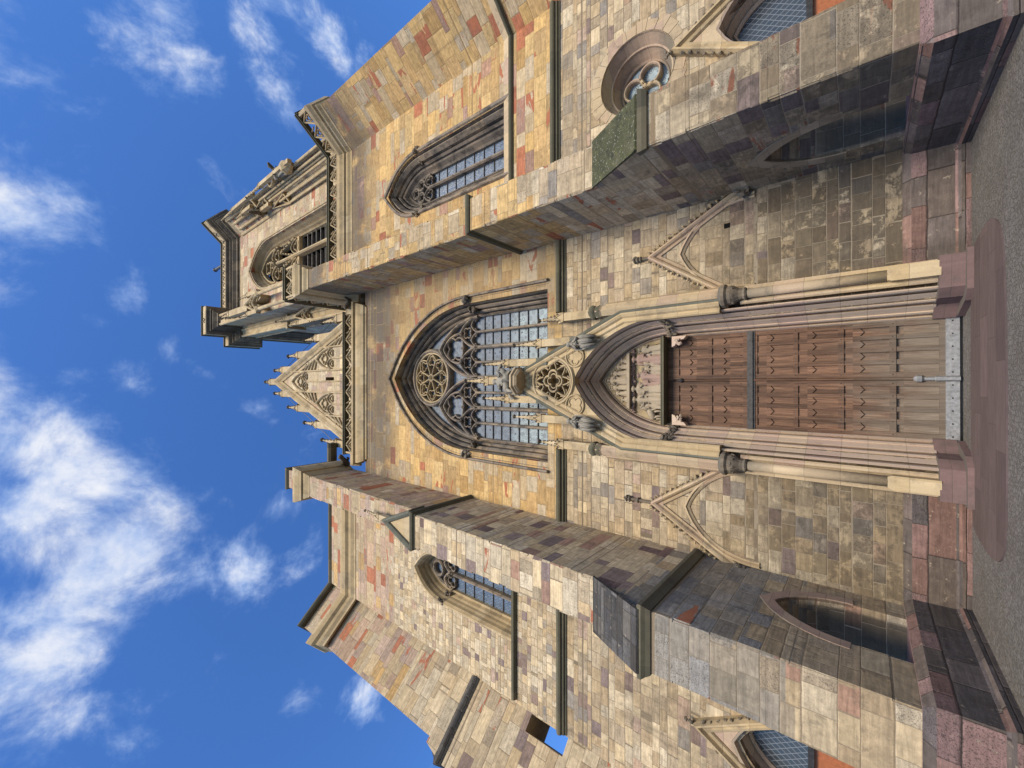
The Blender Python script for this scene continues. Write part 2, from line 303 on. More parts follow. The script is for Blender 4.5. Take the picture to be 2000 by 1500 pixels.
def wood_mat(name='weathered_oak', gain=1.0):
    mt, k, b = newmat(name)
    g = k.n('ShaderNodeNewGeometry'); P = g.outputs['Position']
    s = k.n('ShaderNodeSeparateXYZ'); k.put(s.inputs[0], P); x, y, z = s.outputs
    rx, _ = k.white(k.m('FLOOR', k.m('DIVIDE', x, .135)), k.m('FLOOR', k.m('DIVIDE', z, .96)))
    gr = k.noise(k.xyz(k.m('MULTIPLY', x, 34.0), k.m('MULTIPLY', rx, 30.0), k.m('MULTIPLY', z, 1.6)), 1.0, 6, .65, .6)
    col = k.ramp(gr, [(.25, (.036, .019, .013)), (.5, (.085, .047, .030)), (.75, (.16, .092, .055))])
    col = k.mix(1.0, col, k.xyz(*[k.m('ADD', .65, k.m('MULTIPLY', rx, .75))]*3), 'MULTIPLY')
    wear = k.noise(k.vm('MULTIPLY', P, Vector((2.2, 2, .9))), 1.2, 5, .65)
    wz = k.m('ADD', z, k.m('MULTIPLY', k.m('SUBTRACT', wear, .5), 3.6))
    gy = k.ramp(gr, [(.25, (.075, .06, .046)), (.6, (.145, .122, .097)), (.8, (.22, .19, .152))])
    col = k.mix(k.m('MULTIPLY', k.m('SUBTRACT', 1.0, k.step(wz, .3, 2.5)), .85), col, gy)
    col = k.mix(1.0, col, (gain, gain*.99, gain*.96, 1), 'MULTIPLY')
    k.put(b.inputs['Base Color'], col); b.inputs['Roughness'].default_value = .68; b.inputs['Specular IOR Level'].default_value = .25
    bump(k, b, gr, .4, .006); return mt
M['oak'] = wood_mat(gain=1.15); M['oak_panel'] = wood_mat('weathered_oak_panel', 1.5)
def plain(name, col, rough=.6, metal=0., var=.5, scale=9, spec=.4):
    mt, k, b = newmat(name)
    g = k.n('ShaderNodeNewGeometry'); n_ = k.noise(g.outputs['Position'], scale, 6, .65)
    k.put(b.inputs['Base Color'], k.ramp(n_, [(.25, tuple(c*(1-var) for c in col)), (.75, tuple(min(1, c*(1+var)) for c in col))]))
    b.inputs['Roughness'].default_value = rough; b.inputs['Metallic'].default_value = metal; b.inputs['Specular IOR Level'].default_value = spec
    bump(k, b, n_, .25, .01); return mt
M['zinc'] = plain('scuffed_zinc', (.25, .25, .25), .55, .35, .4, 14)
M['iron'] = plain('dark_iron', (.05, .047, .045), .5, .6)
M['bar'] = plain('window_bar_iron', (.045, .04, .038), .7)
M['black'] = plain('opening_shade_black', (.006, .006, .006), .9, 0, .2, 3, .1)  # flat black painted as shade inside openings
M['orange_wood'] = plain('varnished_pine', (.30, .10, .035), .45, 0, .3, 12)
M['copper'] = plain('weathered_copper', (.10, .085, .07), .6, .5)
M['roof'] = plain('roof_tile', (.16, .09, .06), .8)
M['louvre'] = plain('grey_louvre_board', (.22, .215, .21), .8, 0, .3)

def glass_mat(name, light, dark, cell=.16, kind='roundel', rough=.22, brightband=None):
    mt, k, b = newmat(name)
    g = k.n('ShaderNodeNewGeometry'); P = g.outputs['Position']
    s = k.n('ShaderNodeSeparateXYZ'); k.put(s.inputs[0], P); x, y, z = s.outputs
    if kind == 'roundel':
        vo = k.n('ShaderNodeTexVoronoi', feature='F1'); k.put(vo.inputs['Vector'], k.xyz(x, 0.0, z)); vo.inputs['Scale'].default_value = 1/cell; vo.inputs['Randomness'].default_value = .55
        dd = vo.outputs['Distance']; rnd = k.white(k.vm('DOT_PRODUCT', vo.outputs['Color'], Vector((17, 31, 7))))[0]
        lead = k.step(k.m('ABSOLUTE', k.m('SUBTRACT', dd, .40)), .0, .07)
        lead = k.m('MULTIPLY', lead, k.step(k.m('ABSOLUTE', k.m('SUBTRACT', dd, .19)), .0, .05))
    else:
        a = k.m('FRACT', k.m('ADD', k.m('DIVIDE', x, cell), k.m('DIVIDE', z, cell*1.5))); c = k.m('FRACT', k.m('SUBTRACT', k.m('DIVIDE', x, cell), k.m('DIVIDE', z, cell*1.5)))
        e = k.m('MINIMUM', k.m('MINIMUM', a, k.m('SUBTRACT', 1., a)), k.m('MINIMUM', c, k.m('SUBTRACT', 1., c)))
        lead = k.step(e, .03, .1)
        rnd = k.white(k.m('FLOOR', k.m('ADD', k.m('DIVIDE', x, cell), k.m('DIVIDE', z, cell*1.5))), k.m('FLOOR', k.m('SUBTRACT', k.m('DIVIDE', x, cell), k.m('DIVIDE', z, cell*1.5))))[0]
    big = k.noise(P, .9, 3, .6)
    col = k.mix(k.m('ADD', k.m('MULTIPLY', rnd, .6), k.m('MULTIPLY', big, .4)), dark+(1,), light+(1,))
    if brightband: 
        bb = k.m('MULTIPLY', k.m('SUBTRACT', 1., k.step(k.m('ADD', z, big), brightband[0], brightband[1])), k.m('ADD', .35, k.m('MULTIPLY', rnd, .65)))
        col = k.mix(bb, col, (.33, .40, .42, 1))
    col = k.mix(lead, ((.16, .18, .21, 1) if 'dark' in name else (.05, .052, .06, 1)), col)
    k.put(b.inputs['Base Color'], col)
    k.put(b.inputs['Roughness'], k.m('ADD', rough, k.m('MULTIPLY', rnd, .2))); b.inputs['Specular IOR Level'].default_value = .22 if kind == 'roundel' else .45
    tilt = k.m('ADD', k.m('MULTIPLY', rnd, .8), k.m('ADD', k.m('MULTIPLY', lead, .6), k.noise(P, 20, 3, .6)))
    bump(k, b, tilt, .2, .008); return mt
M['glass_big'] = glass_mat('leaded_roundel_glass', (.19, .225, .27), (.11, .138, .18), .2, 'roundel', .5, (13.4, 14.6))
M['glass_diamond'] = glass_mat('leaded_diamond_glass', (.14, .20, .29), (.08, .115, .17), .13, 'diamond', .2)
M['glass_door'] = glass_mat('dark_diamond_glass', (.05, .06, .075), (.035, .042, .052), .16, 'diamond', .12)

def ground_mat(name, kind):
    mt, k, b = newmat(name)
    g = k.n('ShaderNodeNewGeometry'); P = g.outputs['Position']
    big = k.noise(P, .5, 5, .65); fine = k.noise(P, 60, 4, .7)
    if kind == 'setts':
        br = k.n('ShaderNodeTexVoronoi', feature='DISTANCE_TO_EDGE'); br.inputs['Scale'].default_value = 13.; br.inputs['Randomness'].default_value = .5
        k.put(br.inputs['Vector'], P)
        v2 = k.n('ShaderNodeTexVoronoi'); v2.inputs['Scale'].default_value = 13.; v2.inputs['Randomness'].default_value = .5; k.put(v2.inputs['Vector'], P)
        rnd = k.white(k.vm('DOT_PRODUCT', v2.outputs['Color'], Vector((17, 31, 7))))[0]
        col = k.ramp(rnd, [(0, (.135, .125, .115)), (.5, (.16, .148, .136)), (1, (.185, .172, .158))])
        col = k.mix(k.step(big, .42, .62), col, k.mix(.35, col, (.10, .09, .07, 1)))
        e = k.m('ADD', .45, k.m('MULTIPLY', .55, k.step(br.outputs['Distance'], .01, .09)))
        moss = k.step(k.noise(P, .7, 5, .6), .5, .65)
        col = k.mix(e, k.mix(moss, (.07, .06, .05, 1), (.065, .065, .035, 1)), col)
        h = k.m('ADD', e, k.m('MULTIPLY', fine, .5)); bump(k, b, h, .7, .03)
    else:
        s = k.n('ShaderNodeSeparateXYZ'); k.put(s.inputs[0], P)
        n_ = k.noise(k.vm('MULTIPLY', P, Vector((1.2, 5, 1))), 1.6, 6, .65, .4)
        row = k.m('FLOOR', k.m('DIVIDE', s.outputs[1], .62)); rr = k.white(row)[0]
        uu = k.m('ADD', k.m('DIVIDE', s.outputs[0], 1.5), k.m('MULTIPLY', rr, 5.)); fu = k.m('FRACT', uu); fv = k.m('FRACT', k.m('DIVIDE', s.outputs[1], .62))
        rnd = k.white(row, k.m('FLOOR', uu))[0]
        e = k.m('MINIMUM', k.m('MULTIPLY', k.m('MINIMUM', fu, k.m('SUBTRACT', 1., fu)), 1.5), k.m('MULTIPLY', k.m('MINIMUM', fv, k.m('SUBTRACT', 1., fv)), .62))
        j = k.step(e, .002, .012)
        col = k.ramp(n_, [(.3, (.088, .064, .06)), (.6, (.115, .084, .078)), (.8, (.14, .105, .097))])
        col = k.mix(1., col, k.xyz(*[k.m('ADD', .8, k.m('MULTIPLY', rnd, .4))]*3), 'MULTIPLY')
        col = k.mix(k.m('ADD', .5, k.m('MULTIPLY', j, .5)), (.06, .05, .045, 1), col); bump(k, b, k.m('ADD', j, k.m('MULTIPLY', n_, .6)), .35, .008)
    k.put(b.inputs['Base Color'], col); b.inputs['Roughness'].default_value = .85; b.inputs['Specular IOR Level'].default_value = .25
    return mt
M['setts'] = ground_mat('small_grey_setts', 'setts')
M['apron'] = ground_mat('red_sandstone_slabs', 'slab')

# ------------------------------------------------------------------ mesh helpers
class MB:
    def __init__(s): s.v = []; s.f = []; s.mi = 0; s.sm = False
    def add(s, vs, fs):
        o = len(s.v); s.v += [tuple(p) for p in vs]; s.f += [(tuple(i+o for i in q), s.mi, s.sm) for q in fs]
    def build(s, name, mats, parent=None):
        me = bpy.data.meshes.new(name)
        me.from_pydata(s.v, [], [q[0] for q in s.f])
        for mm in (mats if isinstance(mats, (list, tuple)) else [mats]): me.materials.append(M[mm] if isinstance(mm, str) else mm)
        for p, q in zip(me.polygons, s.f): p.material_index = q[1]; p.use_smooth = q[2]
        bm = bmesh.new(); bm.from_mesh(me)
        bmesh.ops.recalc_face_normals(bm, faces=bm.faces[:]); bm.to_mesh(me); bm.free()
        o = bpy.data.objects.new(name, me); C.objects.link(o)
        if parent: o.parent = parent
        return o
XZ = lambda a, b, d: (a, d, b)
XY = lambda a, b, d: (a, b, d)
YZ = lambda a, b, d: (d, a, b)
def slant(ox, oy, dx, dy):
    """frame whose first axis runs along (dx,dy) in plan and whose depth runs to its right-hand back"""
    L = math.hypot(dx, dy); dx /= L; dy /= L
    return lambda a, b, d: (ox+dx*a-dy*d, oy+dy*a+dx*d, b)

def extrude(mb, outer, d0, d1, holes=(), fr=XZ):
    loops = [outer]+list(holes)
    flat = [p for lp in loops for p in lp]
    tris = tessellate_polygon([[Vector((p[0], p[1], 0)) for p in lp] for lp in loops])
    n = len(flat)
    vs = [fr(a, b, d0) for a, b in flat]+[fr(a, b, d1) for a, b in flat]
    fs = [tuple(t) for t in tris]+[tuple(i+n for i in reversed(t)) for t in tris]
    o = 0
    for lp in loops:
        k = len(lp)
        for i in range(k):
            j = (i+1) % k; fs.append((o+i, o+j, n+o+j, n+o+i))
        o += k
    mb.add(vs, fs)

def sweep(mb, path, prof, fr=XZ, closed=False, caps=True):
    n = len(path); k = len(prof); vs = []
    for i in range(n):
        p = Vector(path[i])
        a = Vector(path[i-1]) if (i > 0 or closed) else None
        b = Vector(path[(i+1) % n]) if (i < n-1 or closed) else None
        d1 = (p-a).normalized() if a is not None else (b-p).normalized()
        d2_ = (b-p).normalized() if b is not None else d1
        n1_ = Vector((-d1.y, d1.x)); n2_ = Vector((-d2_.y, d2_.x))
        mm = (n1_+n2_); mm = mm.normalized() if mm.length > 1e-6 else n1_
        sc = 1/max(.3, mm.dot(n1_))
        for o, dd in prof:
            q = p+mm*(o*sc); vs.append(fr(q.x, q.y, dd))
    fs = []
    for i in range(n if closed else n-1):
        i2 = (i+1) % n
        for j in range(k):
            j2 = (j+1) % k
            fs.append((i*k+j, i*k+j2, i2*k+j2, i2*k+j))
    if caps and not closed:
        fs.append(tuple(range(k))); fs.append(tuple((n-1)*k+j for j in reversed(range(k))))
    mb.add(vs, fs)
def hmould(mb, path, prof):
    """level moulding along a plan path (left to right): prof = (projection, z)"""
    sweep(mb, path, [(-o, z) for o, z in prof], XY)
def box(mb, x0, x1, y0, y1, z0, z1, fr=None):
    P = [(x0, y0, z0), (x1, y0, z0), (x1, y1, z0), (x0, y1, z0), (x0, y0, z1), (x1, y0, z1), (x1, y1, z1), (x0, y1, z1)]
    if fr: P = [fr(a, c, b) for a, b, c in P]
    mb.add(P, [(0, 1, 2, 3), (4, 7, 6, 5), (0, 4, 5, 1), (1, 5, 6, 2), (2, 6, 7, 3), (3, 7, 4, 0)])
def coursed(mb, x0, x1, y0, y1, z0, z1, h=.4, jit=.007, batter=0.):
    """pier built course by course: every course a few millimetres out, its front arrises worn differently"""
    n = max(1, int(round((z1-z0)/h))); zs_ = [z0+(z1-z0)*i/n+(random.uniform(-.2, .2)*h if 0 < i < n else 0) for i in range(n+1)]
    for a, b in zip(zs_[:-1], zs_[1:]):
        j = [random.uniform(-jit, jit) for _ in range(3)]; c1, c2 = [random.choice((.012, .02, .03, .05, .075)) for _ in range(2)]
        X0, X1, Y = x0+j[0], x1+j[1], y0+j[2]+batter*((a+b)/2-z0)
        extrude(mb, [(X0, y1), (X0, Y+c1), (X0+c1*.9, Y), (X1-c2, Y), (X1, Y+c2*.9), (X1, y1)], a, b, fr=XY)
def tube(mb, pts, rad, n=8, cap=True):
    pts = [Vector(p) for p in pts]; rads = rad if isinstance(rad, (list, tuple)) else [rad]*len(pts)
    vs = []; up0 = Vector((0, 0, 1))
    for i, p in enumerate(pts):
        t = (pts[min(i+1, len(pts)-1)]-pts[max(i-1, 0)]).normalized()
        a = t.cross(up0 if abs(t.z) < .9 else Vector((0, 1, 0))).normalized(); b = t.cross(a)
        for j in range(n):
            an = 2*PI*(j+.5)/n; vs.append(p+a*(rads[i]*math.cos(an))+b*(rads[i]*math.sin(an)))
    fs = []
    for i in range(len(pts)-1):
        for j in range(n): fs.append((i*n+j, i*n+(j+1) % n, (i+1)*n+(j+1) % n, (i+1)*n+j))
    if cap: fs.append(tuple(range(n))); fs.append(tuple((len(pts)-1)*n+j for j in range(n)))
    mb.add(vs, fs)
def lathe(mb, cx, cy, prof, n=12, rot=0., sy=1.0):
    vs = []
    for rr, z in prof:
        for j in range(n):
            a = 2*PI*j/n+rot; vs.append((cx+rr*math.cos(a), cy+rr*sy*math.sin(a), z))
    fs = []
    for i in range(len(prof)-1):
        for j in range(n): fs.append((i*n+j, i*n+(j+1) % n, (i+1)*n+(j+1) % n, (i+1)*n+j))
    fs.append(tuple(range(n))); fs.append(tuple((len(prof)-1)*n+j for j in range(n)))
    mb.add(vs, fs)
_ico = bmesh.new(); bmesh.ops.create_icosphere(_ico, subdivisions=1, radius=1.0)
_iv = [v.co.copy() for v in _ico.verts]; _if = [tuple(v.index for v in q.verts) for q in _ico.faces]; _ico.free()
_ic2 = bmesh.new(); bmesh.ops.create_icosphere(_ic2, subdivisions=2, radius=1.0)
_iv2 = [v.co.copy() for v in _ic2.verts]; _if2 = [tuple(v.index for v in q.verts) for q in _ic2.faces]; _ic2.free()
def blob(mb, c, rad, jag=.3, fine=False):
    R = Vector(rad if isinstance(rad, (list, tuple)) else (rad,)*3); c = Vector(c)
    V, F = (_iv2, _if2) if fine else (_iv, _if)
    mb.add([c+Vector((v.x*R.x, v.y*R.y, v.z*R.z))*(1+random.uniform(-jag, jag)) for v in V], F)
def leaves(mb, c, spread, n, size):
    for _ in range(n):
        p = Vector(c)+Vector([random.uniform(-s_, s_) for s_ in spread])
        s_ = size*random.uniform(.6, 1.2)
        blob(mb, p, (s_*random.uniform(.6, 1.2), s_*random.uniform(.6, 1.1), s_*random.uniform(.6, 1.3)), .45)

def pointed(cx, hw, zs, h, z0=None, n=10):
    """pointed arch from left foot over the apex to right foot"""
    R = (h*h+hw*hw)/(2*hw); a1 = math.asin(min(1, h/R))
    pts = []
    if z0 is not None and z0 < zs-1e-4: pts.append((cx-hw, z0))
    for i in range(n+1):
        a = PI-a1*i/n; pts.append((cx-hw+R+R*math.cos(a), zs+R*math.sin(a)))
    for i in range(1, n+1):
        a = a1*(1-i/n); pts.append((cx+hw-R+R*math.cos(a), zs+R*math.sin(a)))
    if z0 is not None and z0 < zs-1e-4: pts.append((cx+hw, z0))
    return pts
def grow(hw, h, o):
    """half width and rise of the arch concentric with (hw,h), o further out"""
    R = (h*h+hw*hw)/(2*hw)+o; W = hw+o
    return W, math.sqrt(max(.01, 2*R*W-W*W))
def circle(cx, cz, rr, n=28, a0=0.): return [(cx+rr*math.cos(a0+2*PI*i/n), cz+rr*math.sin(a0+2*PI*i/n)) for i in range(n)]
def barprof(wd, y0, y1):
    """chamfered tracery bar, centred on its path, front at y0, back at y1"""
    return [(-wd/2, y1), (-wd/2, y0+wd*.45), (-wd*.18, y0), (wd*.18, y0), (wd/2, y0+wd*.45), (wd/2, y1)]
def foil(cx, cz, rr, n, a0=0., m_=7, cusp=.5):
    """multifoil outline: n lobes"""
    sn = math.sin(PI/n); lr = rr*sn/(1+sn)*1.12; lc = rr-lr; sd_ = lc*sn; q = math.sqrt(max(0, lr*lr-sd_*sd_))
    half = PI/n+PI/2-math.atan2(q, sd_); pts = []
    for i in range(n):
        a = a0+2*PI*i/n
        for j in range(m_):
            b = a-half+2*half*j/(m_-1)
            if j < m_-1 or True: pts.append((cx+lc*math.cos(a)+lr*math.cos(b)*(.999 if j in (0, m_-1) else 1), cz+lc*math.sin(a)+lr*math.sin(b)*(.999 if j in (0, m_-1) else 1)))
    out = [pts[0]]
    for p in pts[1:]:
        if math.hypot(p[0]-out[-1][0], p[1]-out[-1][1]) > rr*.04: out.append(p)
    if math.hypot(out[0][0]-out[-1][0], out[0][1]-out[-1][1]) <= rr*.04: out.pop()
    return out

def empty(name, label=None, cat=None, loc=(0, 0, 0), group=None):
    o = bpy.data.objects.new(name, None); C.objects.link(o); o.location = loc; o.empty_display_size = .3
    if label: o['label'] = label
    if cat: o['category'] = cat
    if group: o['group'] = group
    return o
def tag(o, label, cat, group=None):
    o['label'] = label; o['category'] = cat
    if group: o['group'] = group
    return o

# ------------------------------------------------------------------ ground
mb = MB(); box(mb, -150, 150, -150, 150, -.6, -.02)
g_ = mb.build('ground', 'setts'); g_['kind'] = 'structure'
def disc_slab(pts, z0, z1):
    mb = MB(); extrude(mb, pts, z0, z1, fr=XY); return mb
ap = [(2.72, -.30), (2.9, -1.2), (2.95, -2.1), (2.6, -2.85), (1.6, -3.05), (.4, -3.12), (-1.0, -3.12), (-2.2, -3.1), (-2.9, -2.9), (-3.1, -2.0), (-3.0, -.8), (-2.86, -.30)]
for _ in range(2):
    ap = [q for i in range(len(ap)) for q in ((.75*ap[i][0]+.25*ap[(i+1) % len(ap)][0], .75*ap[i][1]+.25*ap[(i+1) % len(ap)][1]), (.25*ap[i][0]+.75*ap[(i+1) % len(ap)][0], .25*ap[i][1]+.75*ap[(i+1) % len(ap)][1]))]
o = disc_slab(ap, -.3, .004).build('pavement', 'apron'); o['kind'] = 'structure'

church = empty('church', 'tall yellow and pink sandstone Gothic church front with open belfry and carved portal', 'church')
def part(name, mb, mat, parent=church, label=None):
    o = mb.build(name, mat, parent)
    if label: o['label'] = label
    return o

BR0, BR1 = 5.42, 6.62         # right buttress, x
BL0, BL1 = -6.42, -5.14       # left buttress, x
# ------------------------------------------------------------------ nave wall
GW = dict(cx=.34, hw=2.87, zs=15.6, h=5.13)     # great window (glass line)
def gw(o_, z0=None, n=14):
    hw, h = grow(GW['hw'], GW['h'], o_); return pointed(GW['cx'], hw, GW['zs'], h, z0, n)
PT = dict(cx=.12, hw=1.43, zs=6.45, h=2.55)
def pt(o_, z0=None, n=12):
    hw, h = grow(PT['hw'], PT['h'], o_); return pointed(PT['cx'], hw, PT['zs'], h, z0, n)
mb = MB()
px_ = pt(.36, 0.0)
extrude(mb, [(-5.4, 0.0)]+px_+[(5.7, 0.0), (5.7, 10.4), (-5.4, 10.4)], 0., 1.6)
wall = part('nave_wall', mb, 'nave_low')
mb = MB()
extrude(mb, [(-5.4, 10.4), (-2.87-.5, 10.4), (3.7, 10.4), (5.7, 10.4), (5.7, 24.3), (-5.4, 24.3)], 0., 1.6, [gw(.5, 11.03)])
part('nave_upper_wall', mb, 'nave_up')
STR = [(-.05, 10.18), (.04, 10.18), (.05, 10.24), (.11, 10.26), (.12, 10.33), (.19, 10.36), (.22, 10.42), (.22, 10.48), (.12, 10.58), (-.05, 10.66)]
mb = MB(); hmould(mb, [(2.72, 0), (5.5, 0)], STR); part('string_course', mb, 'mould_dark', wall)
mb = MB(); hmould(mb, [(-5.3, 0), (-2.42, 0)], STR); part('string_course', mb, 'mould_dark', wall)

# great west window
win = MB()
prof = [(-.01, 1.0), (-.01, .84), (.05, .76), (.09, .80), (.10, .90), (.14, .90), (.15, .66), (.20, .58), (.25, .60), (.26, .74), (.30, .74), (.31, .48), (.38, .38), (.43, .40), (.44, .54), (.48, .54), (.49, .26), (.55, .16), (.60, .18), (.61, .32), (.64, .32), (.65, .06), (.70, -.02), (.74, .04), (.75, .10), (.77, .10), (.78, -.12), (.84, -.15), (.90, -.06), (.92, .04), (.66, .9)]
sweep(win, gw(0., 11.0), prof)
W = part('window', win, 'trim_dark', label='great pointed window with rose tracery above eight lights')
mb = MB(); extrude(mb, gw(.05, 10.9), .98, 1.02); part('glass', mb, 'glass_big', W)
tr = MB(); Y0, Y1 = .70, .96
def lights(tr, xs, ztop, z0, wd_minor, wd_major, y0=Y0, y1=Y1, majors=()):
    for i, x in enumerate(xs):
        wd = wd_major if i in majors else wd_minor
        sweep(tr, [(x, z0), (x, ztop)], barprof(wd, y0, y1))
XM = [GW['cx']-2.87+5.74*i/8 for i in range(9)]
lights(tr, XM[1:8], 15.75, 11.0, .11, .17, majors=(1, 3, 5))
for i in range(8):      # cusped head of each light
    cx = (XM[i]+XM[i+1])/2; sweep(tr, pointed(cx, .355, 15.55, .52, None, 6), barprof(.085, Y0+.05, Y1))
    for sg in (-1, 1): sweep(tr, [(cx+sg*.33, 15.72), (cx+sg*.17, 15.80), (cx+sg*.24, 15.98)], barprof(.05, Y0+.1, Y1-.02))
for i in range(4):      # pair arches with a small quatrefoil
    cx = (XM[2*i]+XM[2*i+2])/2; sweep(tr, pointed(cx, .72, 15.6, 1.22, None, 8), barprof(.12, Y0, Y1))
    sweep(tr, foil(cx, 16.33, .29, 4, PI/4), barprof(.055, Y0+.06, Y1), closed=True)
for i in (0, 1):        # big sub-arches with a cusped trefoil triangle
    cx = (XM[4*i]+XM[4*i+4])/2
    sweep(tr, pointed(cx, 1.435, 15.6, 2.75, None, 12), barprof(.16, Y0-.03, Y1))
    sweep(tr, foil(cx, 17.2, .66, 4, PI/4), barprof(.08, Y0+.05, Y1), closed=True)
    tri = []
    for q in range(3):
        a = PI/2+2*PI*q/3; b = a+2*PI/3
        pa = Vector((cx+.84*math.cos(a), 17.22+.84*math.sin(a))); pb = Vector((cx+.84*math.cos(b), 17.22+.84*math.sin(b)))
        for t in range(6):
            u = t/6; mid = pa.lerp(pb, u); bul = .22*4*u*(1-u); nrm = (mid-Vector((cx, 17.22))).normalized(); tri.append(tuple(mid+nrm*bul))
    sweep(tr, tri, barprof(.12, Y0, Y1), closed=True)
RC, RZ, RR = .36, 19.05, 1.42
sweep(tr, circle(RC, RZ, RR, 40), barprof(.19, Y0-.05, Y1), closed=True)
part('tracery', tr, 'trim_dark', W)
rose = MB()
sweep(rose, circle(RC, RZ, RR-.13, 40), barprof(.09, Y0+.02, Y1), closed=True)
sweep(rose, circle(RC, RZ, .17, 16), barprof(.07, Y0, Y1), closed=True)
sweep(rose, foil(RC, RZ, .11, 3), barprof(.035, Y0+.02, Y1), closed=True)
for q in range(8):
    a = 2*PI*(q+.5)/8; ca, sa = math.cos(a), math.sin(a)
    sweep(rose, [(RC+.2*ca, RZ+.2*sa), (RC+.98*ca, RZ+.98*sa)], barprof(.075, Y0, Y1))
    for sg in (-1, 1):
        b = a+sg*.19; c_ = a+sg*PI/8*.98
        sweep(rose, [(RC+.96*ca, RZ+.96*sa), (RC+1.12*math.cos(b), RZ+1.12*math.sin(b)), (RC+1.25*math.cos(c_), RZ+1.25*math.sin(c_))], barprof(.06, Y0+.02, Y1))
    a2 = 2*PI*q/8
    sweep(rose, foil(RC+.86*math.cos(a2), RZ+.86*math.sin(a2), .27, 3, a2, 6), barprof(.045, Y0+.06, Y1), closed=True)
part('rose', rose, 'trim', W)
for q in range(8):
    fb = MB(); box(fb, GW['cx']-2.86, GW['cx']+2.86, .93, .975, 11.7+.52*q-.011, 11.7+.52*q+.011); part('window_bar', fb, 'bar', W)

for x, y_, s_ in ((-3.55, -.1, .1), (3.55, -.1, .1), (-3.1, .4, .16), (3.1, .4, .16)):
    mb = MB(); leaves(mb, (GW['cx']+x, y_, 15.55), (.12, s_, .15), 18, .12); part('capital', mb, 'carved_dark', W)
mb = MB(); extrude(mb, [(1.05, 10.95), (.98, 11.07), (.02, 11.0), (.02, 10.9)], -3.25+.12, 3.6, fr=YZ); part('sill', mb, 'trim', W)

# ------------------------------------------------------------------ portal
pp = MB()
P_ = [(0, 1.0), (0, .72), (.04, .64), (.08, .68), (.085, .82), (.125, .82), (.13, .52), (.17, .46), (.20, .48), (.31, .28), (.34, .24), (.345, .46), (.40, .46), (.405, .10), (.44, .05), (.47, .07), (.58, -.14), (.615, -.2), (.62, .02), (.665, .02), (.67, -.34), (.71, -.40), (.76, -.36), (.77, .3), (.5, 1.0)]
P_ = [(o_*.75, y_) for o_, y_ in P_]
foot = .45
sweep(pp, pt(0., foot), P_)
prt = part('portal', pp, 'arch_stone')
# gabled front above the arch
FY = -.45
ga = MB()
outer_arch = pt(.53)
apx, apz = .14, 12.3
gfoot = 7.82
poly = [(apx-2.14, 6.3), (apx-2.14, gfoot), (apx, apz), (apx+2.14, gfoot), (apx+2.14, 6.3)]+[(x, z) for x, z in reversed(outer_arch)]
ROS, ROZ, ROR = .13, 10.47, .88
extrude(ga, poly, FY, FY+.34, [circle(ROS, ROZ, ROR, 36)])
part('portal_gable', ga, 'trim', prt)
cp = MB()
sweep(cp, [(apx-2.16, 4.78), (apx-2.16, gfoot-.1), (apx, apz+.28), (apx+2.16, gfoot-.1), (apx+2.16, 4.78)], [(-.30, FY-.02), (-.26, FY-.06), (-.20, FY-.05), (-.15, FY-.03), (-.10, FY-.10), (-.03, FY-.14), (.03, FY-.12), (.16, FY+.06), (.16, FY+.3), (-.28, FY+.34)])
part('gable_coping', cp, 'trim', prt)
cp = MB(); sweep(cp, [(apx-2.16, 4.78), (apx-2.16, gfoot-.1), (apx, apz+.28), (apx+2.16, gfoot-.1), (apx+2.16, 4.78)], [(.02, FY-.14), (.07, FY-.16), (.20, FY+.04), (.20, FY+.32), (.14, FY+.32), (.14, FY+.06)]); part('weathered_cap', cp, 'green_cap', prt)
rs = MB(); a0y, a1y = FY-.03, FY+.3
sweep(rs, circle(ROS, ROZ, ROR, 40), barprof(.15, FY-.08, FY+.32), closed=True)
sweep(rs, circle(ROS, ROZ, ROR-.11, 40), barprof(.07, FY-.02, FY+.3), closed=True)
sweep(rs, foil(ROS, ROZ, .40, 4, 0, 9), barprof(.085, a0y, a1y), closed=True)
sweep(rs, foil(ROS, ROZ, .27, 4, 0, 7), barprof(.05, a0y+.05, a1y), closed=True)
for q in range(8):
    a = 2*PI*q/8; b = a+PI/8
    for sg in (-1, 1):
        sweep(rs, [(ROS+.80*math.cos(a), ROZ+.80*math.sin(a)), (ROS+.62*math.cos(a+sg*.16), ROZ+.62*math.sin(a+sg*.16)), (ROS+.46*math.cos(a+sg*.34), ROZ+.46*math.sin(a+sg*.34))], barprof(.055, a0y, a1y))
        sweep(rs, [(ROS+.74*math.cos(b+sg*.3), ROZ+.74*math.sin(b+sg*.3)), (ROS+.63*math.cos(b+sg*.1), ROZ+.63*math.sin(b+sg*.1))], barprof(.05, a0y+.05, a1y))
part('rosette', rs, 'trim', prt)
for sx in (-1, 1):
    rq = MB(); cx, cz = ROS+sx*.86, 9.52
    sweep(rq, circle(cx, cz, .36, 26), barprof(.08, FY-.06, FY+.02), closed=True)
    sweep(rq, foil(cx, cz, .29, 4, PI/4 if sx < 0 else 0, 9), barprof(.045, FY-.035, FY+.02), closed=True)
    if sx > 0:
        for q in range(16): 
            a = 2*PI*q/16; blob(rq, (cx+.25*math.cos(a), FY, cz+.25*math.sin(a)), .03, .2)
    part('roundel', rq, 'trim', prt)
mb = MB()     # little pierced eye under the statue bracket
sweep(mb, pointed(apx, .22, 11.28, .4, 11.1, 6), barprof(.06, FY-.03, FY+.1)); sweep(mb, circle(apx, 11.36, .13, 16), barprof(.04, FY-.03, FY+.1), closed=True)
part('eyelet', mb, 'trim', prt)

